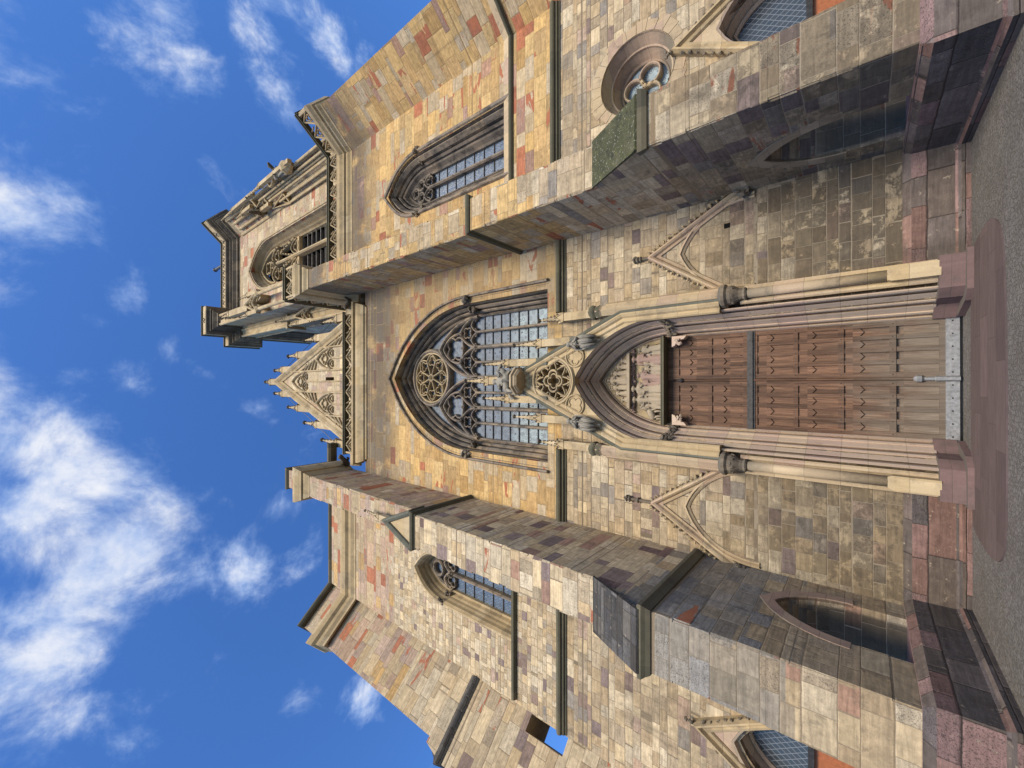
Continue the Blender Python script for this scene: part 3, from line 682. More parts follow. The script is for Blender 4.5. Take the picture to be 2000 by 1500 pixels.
def pinnacle(mb, mdark, x, y, z0, zs, zt, w_, rot=PI/4, cro=5):
    """square shaft, four gablets, crocketed spire and bud finial"""
    lathe(mb, x, y, [(w_*.71, z0), (w_*.71, zs)], 4, rot)
    lathe(mb, x, y, [(w_*.80, zs), (w_*.80, zs+w_*.12), (w_*.60, zs+w_*.3)], 4, rot)
    for q in range(4):
        a = rot+PI/4+q*PI/2; ca, sa = math.cos(a), math.sin(a); e = w_*.55
        c0 = Vector((x+ca*e, y+sa*e, zs)); t = Vector((-sa, ca, 0))
        mb.add([c0-t*w_*.5, c0+t*w_*.5, c0+Vector((0, 0, w_*1.15)), Vector((x, y, zs+w_*.75))], [(0, 1, 2), (1, 3, 2), (0, 2, 3)])
        tube(mb, [c0-t*w_*.55, c0+Vector((ca*.02, sa*.02, w_*1.2)), c0+t*w_*.55], w_*.09, 5)
        blob(mdark, c0+Vector((0, 0, w_*1.3)), w_*.16, .3)
    zb = zs+w_*.35
    lathe(mb, x, y, [(w_*.50, zb), (w_*.09, zt-w_*.55)], 8, rot)
    for j in range(cro):
        t = (j+.8)/(cro+.6); zz_ = zb+(zt-w_*.55-zb)*t; rr = w_*(.50+(.09-.50)*t)+w_*.08
        for q in range(4):
            a = rot+q*PI/2; blob(mdark, (x+rr*math.cos(a), y+rr*math.sin(a), zz_), (w_*.11, w_*.11, w_*.13), .35)
    lathe(mdark, x, y, [(w_*.10, zt-w_*.6), (w_*.2, zt-w_*.5), (w_*.1, zt-w_*.42), (w_*.22, zt-w_*.3), (w_*.3, zt-w_*.18), (w_*.22, zt-w_*.04), (w_*.06, zt)], 8)
    for q in range(6):
        a = q*PI/3; blob(mdark, (x+w_*.26*math.cos(a), y+w_*.26*math.sin(a), zt-w_*.2), w_*.12, .4)
def add_pinnacle(parent, x, y, z0, zs, zt, w_, mat='trim', dark='carved_dark', name='pinnacle', cro=5):
    a, b_ = MB(), MB(); pinnacle(a, b_, x, y, z0, zs, zt, w_, cro=cro)
    mb = MB(); mb.mi = 0; mb.add(a.v, [q[0] for q in a.f]); mb.mi = 1; mb.add(b_.v, [q[0] for q in b_.f])
    return part(name, mb, [mat, dark], parent)
for dx, zt, zs, z0 in ((.72, 14.15, 12.55, 10.7), (1.42, 12.45, 10.95, 9.2)):
    for sg in (-1, 1):
        add_pinnacle(prt, apx+sg*dx, FY+.05, z0, zs, zt, .27)
        mb = MB(); lathe(mb, apx+sg*dx, FY+.05, [(.20, z0), (.20, z0+.42), (.19, z0+.52)], 4, PI/4); part('pinnacle_base', mb, 'green_cap', prt)
add_pinnacle(prt, apx+.02, FY+.12, 11.9, 13.75, 15.35, .30)
# flanking shafts: round below, clustered pier with gablet cap above, pinnacle on top
for sg in (-1, 1):
    x = .13+sg*2.34; y = -.40
    sh = MB()
    lathe(sh, x, y, [(.19, 4.6), (.19, 8.45), (.23, 8.5), (.23, 8.62), (.18, 8.72)], 6, PI/6)
    lathe(sh, x-sg*.17, y+.1, [(.15, 4.6), (.15, 8.2)], 6)
    lathe(sh, x+sg*.17, y+.12, [(.13, 4.6), (.13, 8.35)], 6)
    box(sh, x-.22, x+.22, y+.1, .02, 4.6, 8.5)
    part('shaft', sh, 'portal', prt)
    ct = MB()
    for q in range(4):
        a = -PI/2+(q-1.5)*PI/3
        c0 = Vector((x+.2*math.cos(a), y+.2*math.sin(a), 8.5)); t = Vector((-math.sin(a), math.cos(a), 0))
        ct.add([c0-t*.14, c0+t*.14, c0+Vector((0, 0, .32)), Vector((x, y, 8.9))], [(0, 1, 2), (1, 3, 2), (0, 2, 3)])
    lathe(ct, x, y, [(.24, 8.68), (.27, 8.74), (.27, 8.80), (.2, 8.92)], 6, PI/6)
    part('shaft_cap', ct, 'mould_dark', prt)
    add_pinnacle(prt, x-sg*.04, y, 8.8, 9.95, 11.2, .28)
    cpm = MB(); lathe(cpm, x, y, [(.15, 4.12), (.18, 4.16), (.15, 4.22), (.17, 4.3), (.24, 4.42), (.27, 4.5), (.27, 4.58), (.33, 4.64), (.33, 4.72), (.25, 4.8)], 12)
    for q in range(14): 
        a = 2*PI*q/14; blob(cpm, (x+.23*math.cos(a), y+.23*math.sin(a), 4.47+.05*(q % 2)), (.05, .05, .07), .4)
    part('capital', cpm, 'carved_dark', prt)
    co = MB(); co.sm = True; lathe(co, x, y, [(.125, 1.2), (.125, 4.15)], 16); co.sm = False; box(co, x-.24, x+.24, y+.12, -.04, .45, 4.2); tube(co, [(x-sg*.2, y+.12, .45), (x-sg*.2, y+.12, 4.3)], .07, 8); part('column', co, 'portal', prt)
    mb = MB(); lathe(mb, x, y, [(.225, .45), (.225, 1.22), (.17, 1.3)], 4, PI/4); part('column_base', mb, 'trim', prt)
    # foliage capital band of the jamb
    fo = MB()
    for o_, yy in ((.03, .66), (.11, .50), (.20, .30), (.30, .08), (.38, -.08), (.46, -.28), (.54, -.38)):
        leaves(fo, (PT['cx']+sg*(PT['hw']+o_), yy, 6.42), (.04, .05, .12), 9, .075)
    part('capital', fo, 'carved_dark', prt)
    bs = MB(); xb0 = PT['cx']+sg*1.40; xb1 = PT['cx']+sg*2.66
    ex = [(xb0, 1.0), (xb0, .6), (xb0+sg*.28, .30), (xb0+sg*.34, -.28), (xb0+sg*.52, -.52), (xb1-sg*.06, -.58), (xb1-sg*.06, 1.0)]
    extrude(bs, ex, .1, .48, fr=XY)
    ex2 = [(xb0-sg*.0, .5), (xb0+sg*.1, .1), (xb0+sg*.22, -.45), (xb0+sg*.42, -.68), (xb1, -.70), (xb1, .5)]
    extrude(bs, ex2, -.3, .10, fr=XY)
    part('portal_base', bs, 'portal_foot', prt)

# tympanum
ty = MB(); extrude(ty, [(PT['cx']-1.46, 6.69)]+[p for p in pt(.04) if p[1] > 6.7]+[(PT['cx']+1.46, 6.69)], .72, .95); part('tympanum', ty, 'relief_back', prt)
ln = MB(); extrude(ln, [(PT['cx']-1.46, 6.68), (PT['cx']+1.46, 6.68), (PT['cx']+1.46, 6.74), (PT['cx']-1.46, 6.74)], .38, .80)
sweep(ln, [(PT['cx']-1.44, 6.74), (PT['cx']+1.44, 6.74)], [(0, .40), (.03, .38), (.06, .42), (.06, .8), (0, .8)])
part('lintel', ln, 'mould_dark', prt)
sh = MB(); extrude(sh, [(PT['cx']-.98, 7.90), (PT['cx']+.98, 7.90), (PT['cx']+.92, 8.0), (PT['cx']-.92, 8.0)], .46, .8); part('shelf', sh, 'relief', prt)
fl = MB()
box(fl, PT['cx']-1.08, PT['cx']+1.08, .68, .73, 7.80, 7.90)
for q in range(60): leaves(fl, (PT['cx']-1.08+2.16*q/59, .66, 7.85), (.02, .04, .05), 3, .05)
part('foliage_band', fl, 'relief_pink', prt)
for x in (PT['cx']+.93, PT['cx']-.93): pass
def robed(mb, x, y, z, h, wd, lean=0., halo=False, arms=((-.5, .62), (.5, .62)), turn=0.):
    """carved standing figure in a robe: one skin from hem to crown, folds in the cloth, face with brow and nose, arms"""
    n = 20; rows = []
    S = [(0, .52), (.03, .56), (.15, .50), (.32, .44), (.47, .42), (.58, .46), (.68, .52), (.75, .55), (.79, .50), (.815, .30), (.83, .17), (.85, .155), (.87, .20), (.90, .25), (.94, .27), (.975, .22), (.995, .10), (1.0, .02)]
    vs = []
    for t, rr in S:
        for j in range(n):
            a = 2*PI*j/n
            fold = 1+(.24*math.sin(5*a+x*9+t*5)+.12*math.sin(9*a-t*9))*(1 if t < .72 else 0)
            R = rr*wd*fold*(1.0 if t < .83 else .95)
            X = R*math.cos(a)*(1 if t < .8 else .9); Yv = R*math.sin(a)*(.62 if t < .8 else .95)
            if .86 < t < .98:     # face: brow, nose, chin
                fr_ = max(0, math.cos(a+PI/2-turn))
                if fr_ > .93 and .89 < t < .95: Yv -= wd*.06
            vs.append((x+X+lean*t*h, y+Yv, z+t*h))
    fs = []
    for i in range(len(S)-1):
        for j in range(n): fs.append((i*n+j, i*n+(j+1) % n, (i+1)*n+(j+1) % n, (i+1)*n+j))
    fs += [tuple(range(n)), tuple((len(S)-1)*n+j for j in range(n))]
    mb.add(vs, fs)
    for ax, az in arms:
        s_ = 1 if ax > 0 else -1
        sx_ = x+s_*wd*.47+lean*.74*h
        tube(mb, [(sx_, y, z+.74*h), (sx_+s_*wd*.08, y-wd*.16, z+.6*h), (x+ax*wd*.5+lean*az*h, y-wd*.46, z+az*h)], [wd*.15, wd*.13, wd*.08], 8)
        blob(mb, (x+ax*wd*.5+lean*az*h, y-wd*.5, z+az*h), wd*.085, .15)
    if halo: 
        hp = circle(x+lean*.93*h, z+.93*h, wd*.40, 18); sweep(mb, hp, [(-.012, y+.02), (-.012, y-.03), (.012, y-.03), (.012, y+.02)], closed=True)
    # hair
    for q in range(9):
        a = PI*q/8; blob(mb, (x+lean*.95*h+wd*.25*math.cos(a), y+wd*.04, z+h*(.935+.05*math.sin(a))), wd*.09, .25)
fz = 6.76
for x, h, wd, ln_, mm, arm in ((.92, .66, .2, 0, 'relief', ((-.4, .6), (.4, .6))), (.56, .8, .2, .02, 'relief', ((-.5, .6), (.5, .6))), (.25, .82, .2, 0, 'relief', ((-.5, .7), (.5, .6))), (-.10, .84, .22, 0, 'relief_pink', ((-.5, .7), (.4, .55))), (-.46, .86, .22, 0, 'relief', ((.5, .6), (-.5, .6))), (-.84, .74, .22, .04, 'relief', ((.5, .6), (-.5, .6))), (1.10, .86, .25, -.06, 'relief', ((-.9, .5), (.4, .6))), (.72, 1.08, .34, .02, 'relief_pink', ((-.9, .78), (.5, .55))), (.40, .74, .24, 0, 'relief', ((-.3, .6), (.3, .6))),
                       (.08, .90, .31, .13, 'relief_pink', ((.9, .72), (.7, .55))), (-.28, 1.1, .34, 0, 'relief', ((.3, .66), (-.4, .5))), (-.64, 1.06, .34, -.01, 'relief', ((.5, .66), (-.5, .55)))):
    mb = MB(); mb.sm = True; robed(mb, PT['cx']+x, .54, fz, h, wd, ln_, arms=arm); part('relief_figure', mb, mm, prt)
hs = MB(); hs.sm = True      # kneeling horse at the left end
hx = PT['cx']-1.08
tube(hs, [(hx+.14, .6, fz+.52), (hx+.02, .58, fz+.44), (hx-.14, .6, fz+.36), (hx-.22, .62, fz+.30)], [.10, .125, .12, .08], 10)
tube(hs, [(hx+.10, .58, fz+.50), (hx+.17, .55, fz+.66), (hx+.14, .53, fz+.76)], [.10, .075, .06], 8)
tube(hs, [(hx+.14, .53, fz+.77), (hx+.22, .5, fz+.70), (hx+.27, .48, fz+.63)], [.06, .05, .032], 8)
for a, b_ in (((hx+.1, .56, fz+.42), (hx+.17, .54, fz)), ((hx+.02, .6, fz+.4), (hx+.06, .6, fz)), ((hx-.16, .57, fz+.34), (hx-.1, .55, fz)), ((hx-.2, .62, fz+.3), (hx-.22, .6, fz))):
    mid = (Vector(a)+Vector(b_))/2+Vector((.03, 0, 0)); tube(hs, [a, mid, b_], [.055, .035, .03], 7)
for q in range(6): blob(hs, (hx+.08+.012*q, .58, fz+.56+.04*q), .035, .4)
part('relief_horse', hs, 'relief', prt)
for x, h, wd, hal in ((0.02, .80, .28, True), (.27, .66, .2, False), (.50, .50, .18, False), (-.23, .66, .2, True), (-.44, .54, .17, False), (.70, .32, .16, False), (-.66, .30, .16, False)):
    mb = MB(); mb.sm = True; robed(mb, PT['cx']+x, .58, 8.0, h, wd, 0, hal); part('relief_figure', mb, 'relief', prt)

# doors
DX0, DX1, DC = PT['cx']-1.43, PT['cx']+1.43, .125
door = MB(); box(door, DX0, DX1, .80, .88, -.1, 6.75)
DR = part('door', door, 'oak_panel', church, 'tall brown oak double door with arrow-headed panels, grey near the ground')
def door_rows(leaf, xa, xb):
    st = .125; n = 4; iw = (xb-xa-2*st)
    pw = iw/(n+(n-1)*.62); gp = pw*.62
    fr_ = MB()
    rows = [(5.41, 6.30, 1), (4.43, 5.30, 1), (3.20, 4.07, 1), (2.22, 3.09, 1), (1.22, 2.10, 1), (.36, 1.10, 0)]
    zs_ = [6.5, 6.30, 5.41, 5.30, 4.43, 4.07, 3.20, 3.09, 2.22, 2.10, 1.22, 1.10, .36, .03]
    for a, b_ in ((6.5, 6.30), (5.41, 5.30), (4.43, 4.07), (3.20, 3.09), (2.22, 2.10), (1.22, 1.10), (.36, .03)): box(fr_, xa, xb, .722, .80, b_, a)
    box(fr_, xa, xa+st, .726, .80, .03, 6.5); box(fr_, xb-st, xb, .726, .80, .03, 6.5)
    for za, zb, ch in rows:
        for i in range(1, n):
            x0 = xa+st+i*pw+(i-1)*gp; box(fr_, x0, x0+gp, .738, .80, za, zb)
        if ch:
            for i in range(n):
                x0 = xa+st+i*(pw+gp); zc = zb-(zb-za)*.36; t = pw*.42
                fr_.mi = 1; extrude(fr_, [(x0, zb), (x0+pw, zb), (x0+pw, zc), (x0+pw/2, zc-t), (x0, zc)], .762, .80); fr_.mi = 0
    o = part('door_leaf', fr_, ['oak', 'oak_panel'], DR)
    nl = MB()
    for z in (6.4, 5.355, 4.5, 3.145, 2.16, 1.16):
        for i in range(n+1): 
            x0 = xa+st+i*(pw+gp)-gp*.5; blob(nl, (min(max(x0, xa+.05), xb-.05), .722, z), (.014, .012, .014), .1)
    part('nail', nl, 'iron', DR)['kind'] = 'stuff'
door_rows('l', DX0, DC-.045); door_rows('r', DC+.045, DX1)
mb = MB(); box(mb, DX0, DX1, .66, .80, 4.18, 4.32); box(mb, DX0, DX1, .70, .80, 4.13, 4.18); part('transom_bar', mb, 'iron', DR)
mb = MB(); sweep(mb, [(DC, .45), (DC, 6.3)], barprof(.085, .69, .8)); part('meeting_post', mb, 'oak', DR)
mb = MB(); lathe(mb, DC, .69, [(.045, .62), (.085, .66), (.085, .74), (.04, .8)], 8); lathe(mb, DC, .7, [(.07, .03), (.07, .42), (.05, .44), (.05, .62)], 6); part('post_foot', mb, 'zinc', DR)
mb = MB(); lathe(mb, DC, .70, [(.03, 6.14), (.07, 6.2), (.07, 6.24), (.03, 6.34)], 8); part('post_head', mb, 'iron', DR)
for a, b_ in ((DX0+.01, DC-.07), (DC+.07, DX1-.01)):
    mb = MB(); box(mb, a, b_, .700, .735, .035, .26); K = part('kick_plate', mb, 'zinc', DR)
    for q in range(5): mb = MB(); blob(mb, (a+.08+(b_-a-.16)*q/4, .698, .15), (.022, .015, .017), .05); part('bolt', mb, 'iron', DR)
for sg in (-1, 1):
    br = MB(); x0 = PT['cx']+sg*1.43
    pr = [(0, 6.45), (-sg*.34, 6.45), (-sg*.30, 6.36), (-sg*.2, 6.3), (-sg*.12, 6.2), (-sg*.1, 6.08), (0, 6.0)]
    extrude(br, [(x0+a, z) for a, z in pr], .48, .79)
    leaves(br, (x0-sg*.2, .5, 6.26), (.08, .06, .08), 12, .06)
    part('door_bracket', br, 'arch_stone', prt)

# ------------------------------------------------------------------ blind gables beside the portal
def blind_gable(apex, fl, fr2, fin, arch):
    nb = MB()
    y = 0.
    sweep(nb, [fl, apex, fr2], [(-.2, y+.03), (-.19, y-.05), (-.14, y-.07), (-.11, y-.03), (-.07, y-.10), (-.02, y-.14), (.03, y-.12), (.07, y-.05), (.09, y+.03)])
    sweep(nb, arch, [(-.12, y+.03), (-.10, y-.03), (-.06, y-.06), (-.03, y-.02), (.0, y-.07), (.05, y-.06), (.06, y+.03)])
    bgl = part('blind_gable', nb, 'portal')
    for p, q in ((fl, apex), (fr2, apex)):
        p, q = Vector(p), Vector(q); L = (q-p).length; k = int(L/.17); sg = 1 if q.x < p.x else -1
        nn = Vector((-(q-p).y, (q-p).x)).normalized()*(-sg)
        if nn.y < 0: nn = -nn
        for i in range(k):
            c = p.lerp(q, (i+.6)/k)+nn*.12
            cr = MB(); leaves(cr, (c.x, -.09, c.y), (.03, .03, .03), 3, .045); part('crocket', cr, 'trim', bgl)
    fi = MB(); ax, az = apex; x, z = fin
    lathe(fi, ax, -.07, [(.06, az), (.05, (az+z)/2-.05), (.10, (az+z)/2), (.05, (az+z)/2+.06), (.05, z-.22), (.11, z-.16), (.07, z-.1), (.12, z-.05), (.03, z+.02)], 8)
    leaves(fi, (ax, -.09, z-.1), (.07, .05, .08), 12, .05)
    part('finial', fi, 'carved_dark', bgl)
    return bgl
b1 = blind_gable((4.08, 6.98), (2.62, 4.72), (5.52, 4.34), (4.08, 7.5), pointed(4.0, 1.30, 4.15, 1.85, 4.0, 10))
b2 = blind_gable((-3.80, 6.90), (-5.32, 4.42), (-2.42, 4.80), (-3.8, 7.8), pointed(-3.72, 1.30, 4.05, 1.8, 3.9, 10))
for x, z, s_ in ((5.36, 4.22, 1), (-5.2, 4.38, -1)):
    mb = MB(); leaves(mb, (x, -.14, z), (.1, .1, .14), 22, .085); part('corbel', mb, 'carved_dark', b1 if x > 0 else b2)
mb = MB(); box(mb, 4.50, 4.64, -.004, .05, 4.62, 4.78); part('painted_putlog_hole', mb, 'black', wall)  # shallow black block; the hole's shade is its colour

# ------------------------------------------------------------------ plinth
pl_prof = [(-.06, -.4), (.26, -.4), (.26, .12), (.20, .16), (.17, .2), (.15, .88), (.0, 1.02), (-.06, 1.02)]
mb = MB(); hmould(mb, [(2.70, 0), (5.34, 0), (5.34, -4.0), (6.72, -4.0), (6.72, 0), (9.0, 0)], pl_prof); box(mb, 5.3, 6.8, -4.0, 0, -.3, 1.0); part('plinth', mb, 'plinth', wall)
mb = MB(); hmould(mb, [(-9.0, 0), (-6.48, 0), (-6.48, -4.1), (-5.0, -4.1), (-5.0, 0), (-2.46, 0)], pl_prof); box(mb, -6.5, -5.0, -4.1, 0, -.3, 1.0); part('plinth', mb, 'plinth', wall)

# ------------------------------------------------------------------ buttresses
def arch_cut(y0, y1, zs, h, z0):
    c = (y0+y1)/2; return pointed(c, (y1-y0)/2, zs, h, z0, 8)
# right
mb = MB()
cut = arch_cut(-2.36, -.72, 2.0, 1.55, 1.0)
low = [(-3.93, 1.0), (-3.93, 5.58), (-3.90, 5.70)]+[(-3.06, 7.22)]+[(-3.0, 7.4), (0, 7.4), (0, 1.0)]+list(reversed(cut))
extrude(mb, low, BR0, BR1-.02, fr=YZ); coursed(mb, BR0-.02, BR1, -3.95, -2.40, 1.0, 5.5, .42)
br_ = part('buttress', mb, 'butt_r', label='buttress between great window and belfry side with mossy slope')
mb = MB(); coursed(mb, BR0, BR1, -2.96, 0, 7.4, 12.3); part('buttress_middle', mb, 'butt_r', br_)
mb = MB(); coursed(mb, BR0+.06, BR1-.04, -2.66, 0, 12.3, 25.9); part('buttress_shaft', mb, 'butt_r', br_)
mb = MB(); extrude(mb, [(-4.02, 5.62), (-3.92, 5.74), (-3.07, 7.26), (-3.0, 7.34), (-2.98, 7.40), (-3.06, 7.36), (-3.97, 5.80), (-4.06, 5.70)], BR0-.04, BR1+.03, fr=YZ); part('weathering', mb, 'moss', br_)
mb = MB(); hmould(mb, [(BR0-.02, -3.9), (BR0-.02, -3.95), (BR1, -3.95), (BR1, -3.6)], [(-.1, 5.44), (.05, 5.44), (.10, 5.54), (.12, 5.64), (-.1, 5.70)]); part('drip_moulding', mb, 'mould_dark', br_)
MOU = lambda z: [(-.2, z-.18), (.02, z-.18), (.04, z-.12), (.09, z-.10), (.13, z-.03), (.13, z+.03), (.02, z+.16), (-.2, z+.2)]
mb = MB(); hmould(mb, [(BR0+.02, .0), (BR0+.02, -2.92), (BR1-.02, -2.92), (BR1-.02, 0)], MOU(12.38)); part('moulding', mb, 'mould_dark', br_)
mb = MB(); sweep(mb, arch_cut(-2.36, -.72, 2.0, 1.55, None), [(.0, BR0-.027), (.26, BR0-.027), (.265, BR0+.03), (.0, BR0+.06)], YZ); part('passage_arch', mb, 'passage_tan', br_)
# left
mb = MB()
cut = arch_cut(-2.6, -.75, 1.9, 1.42, 1.0)
low = [(-4.03, 1.0), (-4.03, 5.42), (-3.42, 6.95), (-3.38, 7.1), (0, 7.1), (0, 1.0)]+list(reversed(cut))
extrude(mb, low, BL0-.03, BL1+.04, fr=YZ); coursed(mb, BL0-.05, BL1+.06, -4.05, -2.64, 1.0, 5.36, .42)
bl_ = part('buttress', mb, 'butt_l', label='buttress between great window and left aisle with gabled set-off')
mb = MB(); coursed(mb, BL0, BL1+.02, -3.36, 0, 7.1, 15.35, .4, .007, .16/8.25); part('buttress_middle', mb, 'butt_l', bl_)
mb = MB(); coursed(mb, BL0+.06, BL1-.06, -2.66, 0, 15.35, 25.9); part('buttress_shaft', mb, 'butt_l', bl_)
mb = MB(); sweep(mb, arch_cut(-2.6, -.75, 1.9, 1.42, None), [(.0, BL1+.066), (.26, BL1+.066), (.265, BL1+.02), (.0, BL1-.02)], YZ); part('passage_arch', mb, 'passage_pink', bl_)
mb = MB(); extrude(mb, [(-4.16, 5.50), (-3.42, 7.04), (-3.36, 7.16), (-3.44, 7.14), (-4.22, 5.62)], BL0-.08, BL1+.09, fr=YZ); part('weathering', mb, 'slate_slope', bl_)
mb = MB(); hmould(mb, [(BL0-.05, 0), (BL0-.05, -4.05), (BL1+.06, -4.05), (BL1+.06, 0)], [(-.1, 5.32), (.03, 5.34), (.08, 5.44), (.14, 5.52), (.14, 5.6), (-.1, 5.76)]); part('drip_moulding', mb, 'mould_dark', bl_)
mb = MB(); hmould(mb, [(BL0, 0), (BL0, -3.2), (BL1+.02, -3.2), (BL1+.02, 0)], MOU(15.3)); part('moulding', mb, 'mould_dark', bl_)
gb = MB(); gcx = (BL0+BL1)/2
extrude(gb, [(gcx-.68, 15.42), (gcx+.68, 15.42), (gcx, 17.1)], -3.16, -2.5); part('gablet', gb, 'trim', bl_)
mb = MB(); sweep(mb, [(gcx-.74, 15.42), (gcx, 17.28), (gcx+.74, 15.42)], [(-.14, -3.18), (-.12, -3.24), (-.03, -3.3), (.05, -3.28), (.09, -3.1), (.09, -2.5), (-.1, -2.5)]); part('gablet_coping', mb, 'green_cap', bl_)
add_pinnacle(bl_, gcx, -3.0, 16.9, 17.9, 19.2, .2)
# caps
CORN = lambda z, p=.42: [(-.1, z-.04), (.02, z-.04), (.03, z+.05), (p*.35, z+.3), (p*.38, z+.42), (p*.6, z+.46), (p*.66, z+.58), (p*.95, z+.9), (p, z+.98), (p, z+1.2), (p*.8, z+1.3), (-.1, z+1.36)]
mb = MB(); hmould(mb, [(BL0+.06, 0), (BL0+.06, -2.66), (BL1-.06, -2.66), (BL1-.06, .0)], CORN(25.75)); part('cornice', mb, 'trim', bl_)
mb = MB(); box(mb, BL0+.12, BL1-.1, -2.62, 0, 27.0, 28.7); part('cap_block', mb, 'wing_l_top', bl_)
mb = MB(); hmould(mb, [(BL0+.12, .3), (BL0+.12, -2.62), (BL1-.1, -2.62), (BL1-.1, 0), (-3.9, 0)], [(-.4, 28.6), (.0, 28.6), (.12, 28.72), (.14, 28.86), (.02, 28.98), (-.4, 29.0)]); part('cap_coping', mb, 'mould_dark', bl_)

# gargoyles at the feet of the nave cornice
def gargoyle(parent, p, dx, dy, L=.9):
    mb = MB(); mb.sm = True; p = Vector(p); dv = Vector((dx, dy, -.12)).normalized()
    tube(mb, [p, p+dv*L*.35, p+dv*L*.65+Vector((0, 0, .05)), p+dv*L*.85+Vector((0, 0, .1)), p+dv*L], [.17, .2, .14, .15, .06], 8)
    t = Vector((-dy, dx, 0)).normalized()
    for s_ in (-1, 1):
        blob(mb, p+dv*L*.8+t*.1*s_+Vector((0, 0, .22)), (.05, .05, .1), .3)
        tube(mb, [p+dv*L*.3+t*.16*s_, p+dv*L*.45+t*.24*s_-Vector((0, 0, .18)), p+dv*L*.6+t*.18*s_-Vector((0, 0, .2))], [.07, .06, .05], 6)
        mb.add([p+dv*L*.1+t*.14*s_, p+dv*L*.45+t*.2*s_, p+dv*L*.2+t*.4*s_+Vector((0, 0, .25))], [(0, 1, 2)])
    return part('gargoyle', mb, 'carved_dark', parent)
gargoyle(bl_, (-5.0, -.1, 26.2), .75, -.6)
gargoyle(br_, (5.3, -.1, 25.6), -.75, -.55)

# ------------------------------------------------------------------ nave cornice, balustrade, gable
mb = MB(); hmould(mb, [(-4.35, .3), (-4.35, 0), (4.55, 0), (4.55, .3)], [(-.1, 24.12), (.05, 24.12), (.08, 24.22), (.16, 24.28), (.3, 24.7), (.32, 24.85), (.3, 24.95), (.42, 25.0), (.45, 25.12), (.2, 25.2), (-.1, 25.2)])
NC = part('nave_cornice', mb, 'trim')
mb = MB(); hmould(mb, [(-4.9, .0), (-4.1, 0)], [(-.1, 24.9), (.05, 24.9), (.3, 25.3), (.3, 25.55), (-.1, 25.6)]); part('cornice_return', mb, 'trim', NC); mb = MB(); hmould(mb, [(4.3, 0), (5.5, 0)], [(-.1, 25.0), (.05, 25.0), (.3, 25.4), (.4, 25.9), (-.1, 26.0)]); part('cornice_return', mb, 'trim', NC)
def balustrade(parent, pts, z0, z1, n_per, mat='trim', cap='mould_dark', th=.16):
    """pierced parapet: rails, zig-zag bars with trefoils"""
    rails, bars = MB(), MB()
    for (ax, ay), (bx, by) in zip(pts[:-1], pts[1:]):
        L = math.hypot(bx-ax, by-ay); fr = slant(ax, ay, bx-ax, by-ay)
        k = max(2, int(round(L/n_per)))
        hh = z1-z0; zb, zt = z0+hh*.10, z1-hh*.14
        box(bars, 0, L, -th/2, th/2, z0, zb, fr)
        box(bars, 0, .10, -th*.55, th*.55, zb, zt, fr); box(bars, L-.10, L, -th*.55, th*.55, zb, zt, fr)
        wd = .09
        for i in range(k):
            x0, x1 = L*i/k, L*(i+1)/k; xm = (x0+x1)/2
            sweep(bars, [(x0, zb), (xm, zt), (x1, zb)], barprof(wd, -th/2, th/2), fr)
            sweep(bars, foil(xm, zb+hh*.24, hh*.17, 3, PI/2, 6), barprof(.05, -th*.35, th*.35), fr, closed=True)
            if i < k-1 or True:
                sweep(bars, foil(x1 if i < k-1 else x1-.0, zt-hh*.22, hh*.15, 3, -PI/2, 6)[0:0] or [(x1-.16, zt-.02), (x1-.05, zt-hh*.3), (x1, zt-hh*.36)], barprof(.045, -th*.35, th*.35), fr)
        box(rails, -.06, L+.06, -th*.95, th*.95, zt, z1-.04, fr)
        box(rails, -.10, L+.10, -th*1.25, th*1.25, z1-.06, z1+.02, fr)
    o = part('balustrade', bars, mat, church); part('rail', rails, cap, o); return o
balustrade(NC, [(-4.2, -.25), (4.4, -.25)], 25.18, 26.2, 1.02)
GX, GZ = .25, 38.9
gm = MB(); extrude(gm, [(GX-4.05, 25.2), (GX+4.05, 25.2), (GX+4.05, 26.9), (GX, GZ), (GX-4.05, 26.9)], .55, 1.2, [[(GX+.05, 29.3), (GX+.28, 29.3), (GX+.28, 30.5), (GX+.05, 30.5)]])
GB = part('gable_wall', gm, 'gable_wall')
mb = MB(); box(mb, GX-.1, GX+.5, 1.1, 1.19, 29, 31); part('slit_shade_panel', mb, 'black', GB)  # black sheet behind the opening, painted as its shade
mb = MB(); sweep(mb, [(GX-4.3, 26.2), (GX, GZ+.5), (GX+4.3, 26.2)], [(-.5, .56), (-.48, .46), (-.36, .40), (-.30, .46), (-.22, .36), (-.1, .26), (.0, .24), (.06, .36), (.08, 1.2), (-.4, 1.25)]); part('gable_coping', mb, 'trim', GB)
tr = MB(); yb0, yb1 = .40, .56
def zsl(x): return GZ-abs(x-GX)*(GZ-26.9)/4.05-.45
for x in (GX-2.37, GX-.77, GX+.77, GX+2.37): sweep(tr, [(x, 25.4), (x, zsl(x))], barprof(.12, yb0, yb1))
sweep(tr, [(GX, 25.4), (GX, 33.6)], barprof(.09, yb0+.03, yb1))
for cx, zs_, h in ((GX, 33.6, 2.3), (GX-1.57, 29.6, 2.1), (GX+1.57, 29.6, 2.1)):
    sweep(tr, pointed(cx, .74, zs_, h, None, 9), barprof(.14, yb0-.02, yb1))
    for sg in (-1, 1): sweep(tr, pointed(cx+sg*.37, .36, zs_-.1, .62, None, 6), barprof(.08, yb0+.03, yb1))
    sweep(tr, foil(cx, zs_+.95, .40, 4, 0, 7), barprof(.08, yb0+.03, yb1), closed=True)
    for sg in (-1, 1): sweep(tr, foil(cx+sg*.37, zs_-.05, .24, 3, PI/2, 6), barprof(.05, yb0+.05, yb1), closed=True)
    if cx != GX: sweep(tr, [(cx, 25.4), (cx, zs_)], barprof(.08, yb0+.04, yb1))
